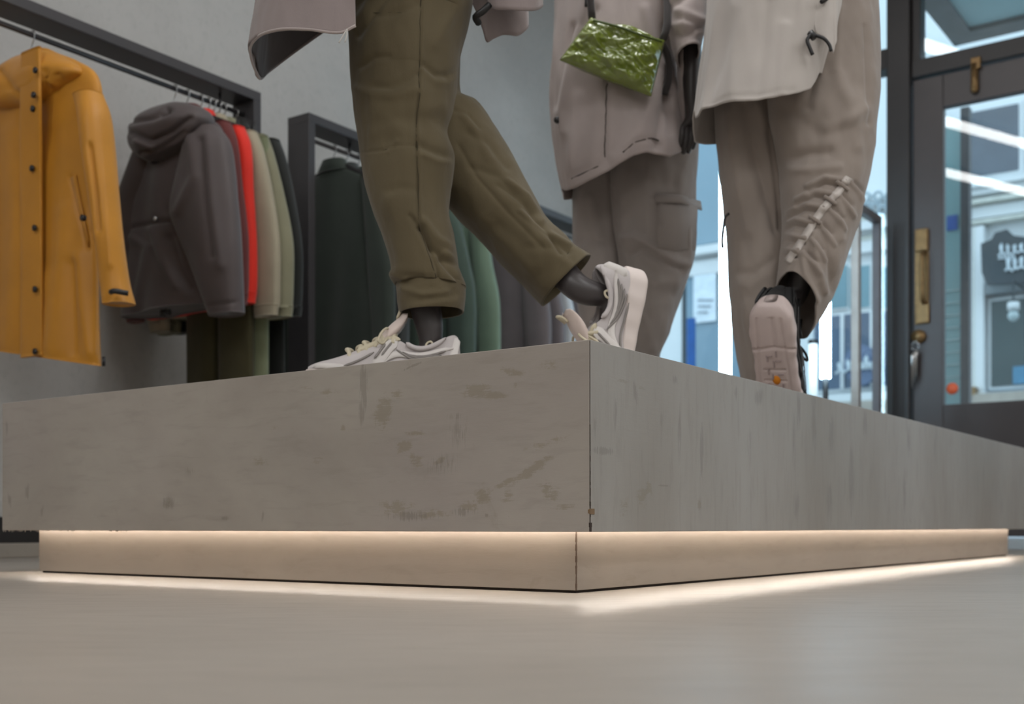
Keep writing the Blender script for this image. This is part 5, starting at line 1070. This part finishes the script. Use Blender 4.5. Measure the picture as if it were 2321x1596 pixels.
s2 = empty('shop_sign', ST(SF-.2, *on_s(1960, 835, SF-.2)), 'round dark window sign with white script, low between the sneaker and the door', 'sign')
ov = [(1955+38*math.cos(a), 828+46*math.sin(a)) for a in np.linspace(0, 2*math.pi, 28, endpoint=False)]
signboard(ov, SF-.2, plain('sign_slate', (92, 108, 136), .5), s2)
scribble(1893, 835, 80, 26, 4, SF-.29, s2, WL, .016, 9, -16); scribble(1950, 828, 34, 16, 5, SF-.29, s2, WL, .012, 11)
# left side: blue-grey shutter wall, white band, poster, blue panel
fbox('shutter', 1500, 250, 1700, 556, .05, FB)
fwin(1560, 610, 1690, 900, plain('shopfront_grey', (120, 146, 162), .3, 0, .1, .8, 0), 0)
po = sbox('poster', 1572, 616, 1624, 730, SF-.12, .01, plain('poster_paper', (214, 224, 232), .6), None, 0); tag(po, 'pale poster in the shop window across the street, left of the white tube lamp', 'poster')
for k in range(3):
    x = 1582; y = 680+14*k; a_ = on_s(x, y, SF-.14); b_2 = on_s(x+34-6*k, y, SF-.14); tube('print_line', [ST(SF-.14, *a_), ST(SF-.14, *b_2)], .012, plain('print_grey', (150, 160, 170), .7), po, 6)
bp = empty('street_banner', ST(SF-1.0, *on_s(1568, 810, SF-1.)), 'narrow blue banner standing below the pale poster outside', 'banner')
sbox('cloth', 1559, 722, 1577, 850, SF-1, .03, plain('banner_blue', (34, 84, 150), .7), bp); sbox('pole', 1548, 640, 1556, 900, SF-.98, .03, FD, bp)
# left narrow house front beside the door (teal column, dark post)
col_ = empty('glazed_screen', ST(8.4, *on_s(2160, 900, 8.4)), 'tall teal glass screen with fine grid lines in a dark frame, standing outside the door', 'screen')
a0_, _ = on_s(2136, 600, 8.4); a1_, _ = on_s(2178, 600, 8.4); zz_ = on_s(2150, 915, 8.4)[1]
box('panel', 8.4, 8.43, a1_, a0_+.3, -.02, 2.9, plain('screen_teal', (138, 172, 176), .35, 0, .06, 2, 0), col_)
p0_, _ = on_s(2178, 600, 8.38); p1_, _ = on_s(2198, 600, 8.38); box('post', 8.36, 8.44, p1_, p0_, -.02, 3.0, plain('screen_frame', (72, 74, 78), .5), col_, .004)
for k in range(9):
    z_ = on_s(2158, 660+28*k, 8.4)[1]; box('grid_line', 8.392, 8.399, a1_+.01, a0_+.02, z_, z_+.008, plain('grid_white', (176, 196, 198), .5), col_)
b0_ = on_s(2146, 490, 8.39); b1_ = on_s(2170, 520, 8.39); box('blue_label', 8.39, 8.398, b1_[0], b0_[0], b1_[1], b0_[1], plain('label_blue', (60, 96, 168), .5), col_)
# canopy over the door
cz = 3.2; Dc = (cz-EYE)*F/(HY-75); Pc = np.array([(2200-CX)/F*Dc, Dc, 0]); sC_, tC_ = Pc@DR, Pc@DL
can = empty('entrance_canopy', ST(sC_, tC_, cz), 'flat canopy above the door, pale underside in a grey frame', 'canopy')
PAN = plain('canopy_pale', (176, 208, 212), .6, 0, .03, 1, 0)
box('soffit_panel', SD+.27, sC_-.02, tC_-2.4, tC_, cz+.03, cz+.06, PAN, can)
box('frame', sC_-.02, sC_+.16, tC_-2.4, tC_+.14, cz, cz+.14, plain('canopy_grey', (112, 116, 118), .6), can, .005)
box('frame', SD+.27, sC_-.02, tC_, tC_+.14, cz, cz+.14, MATS['canopy_grey'], can, .005)

for o in bpy.data.objects:
    for k in ('org',):
        if k in o: del o[k]
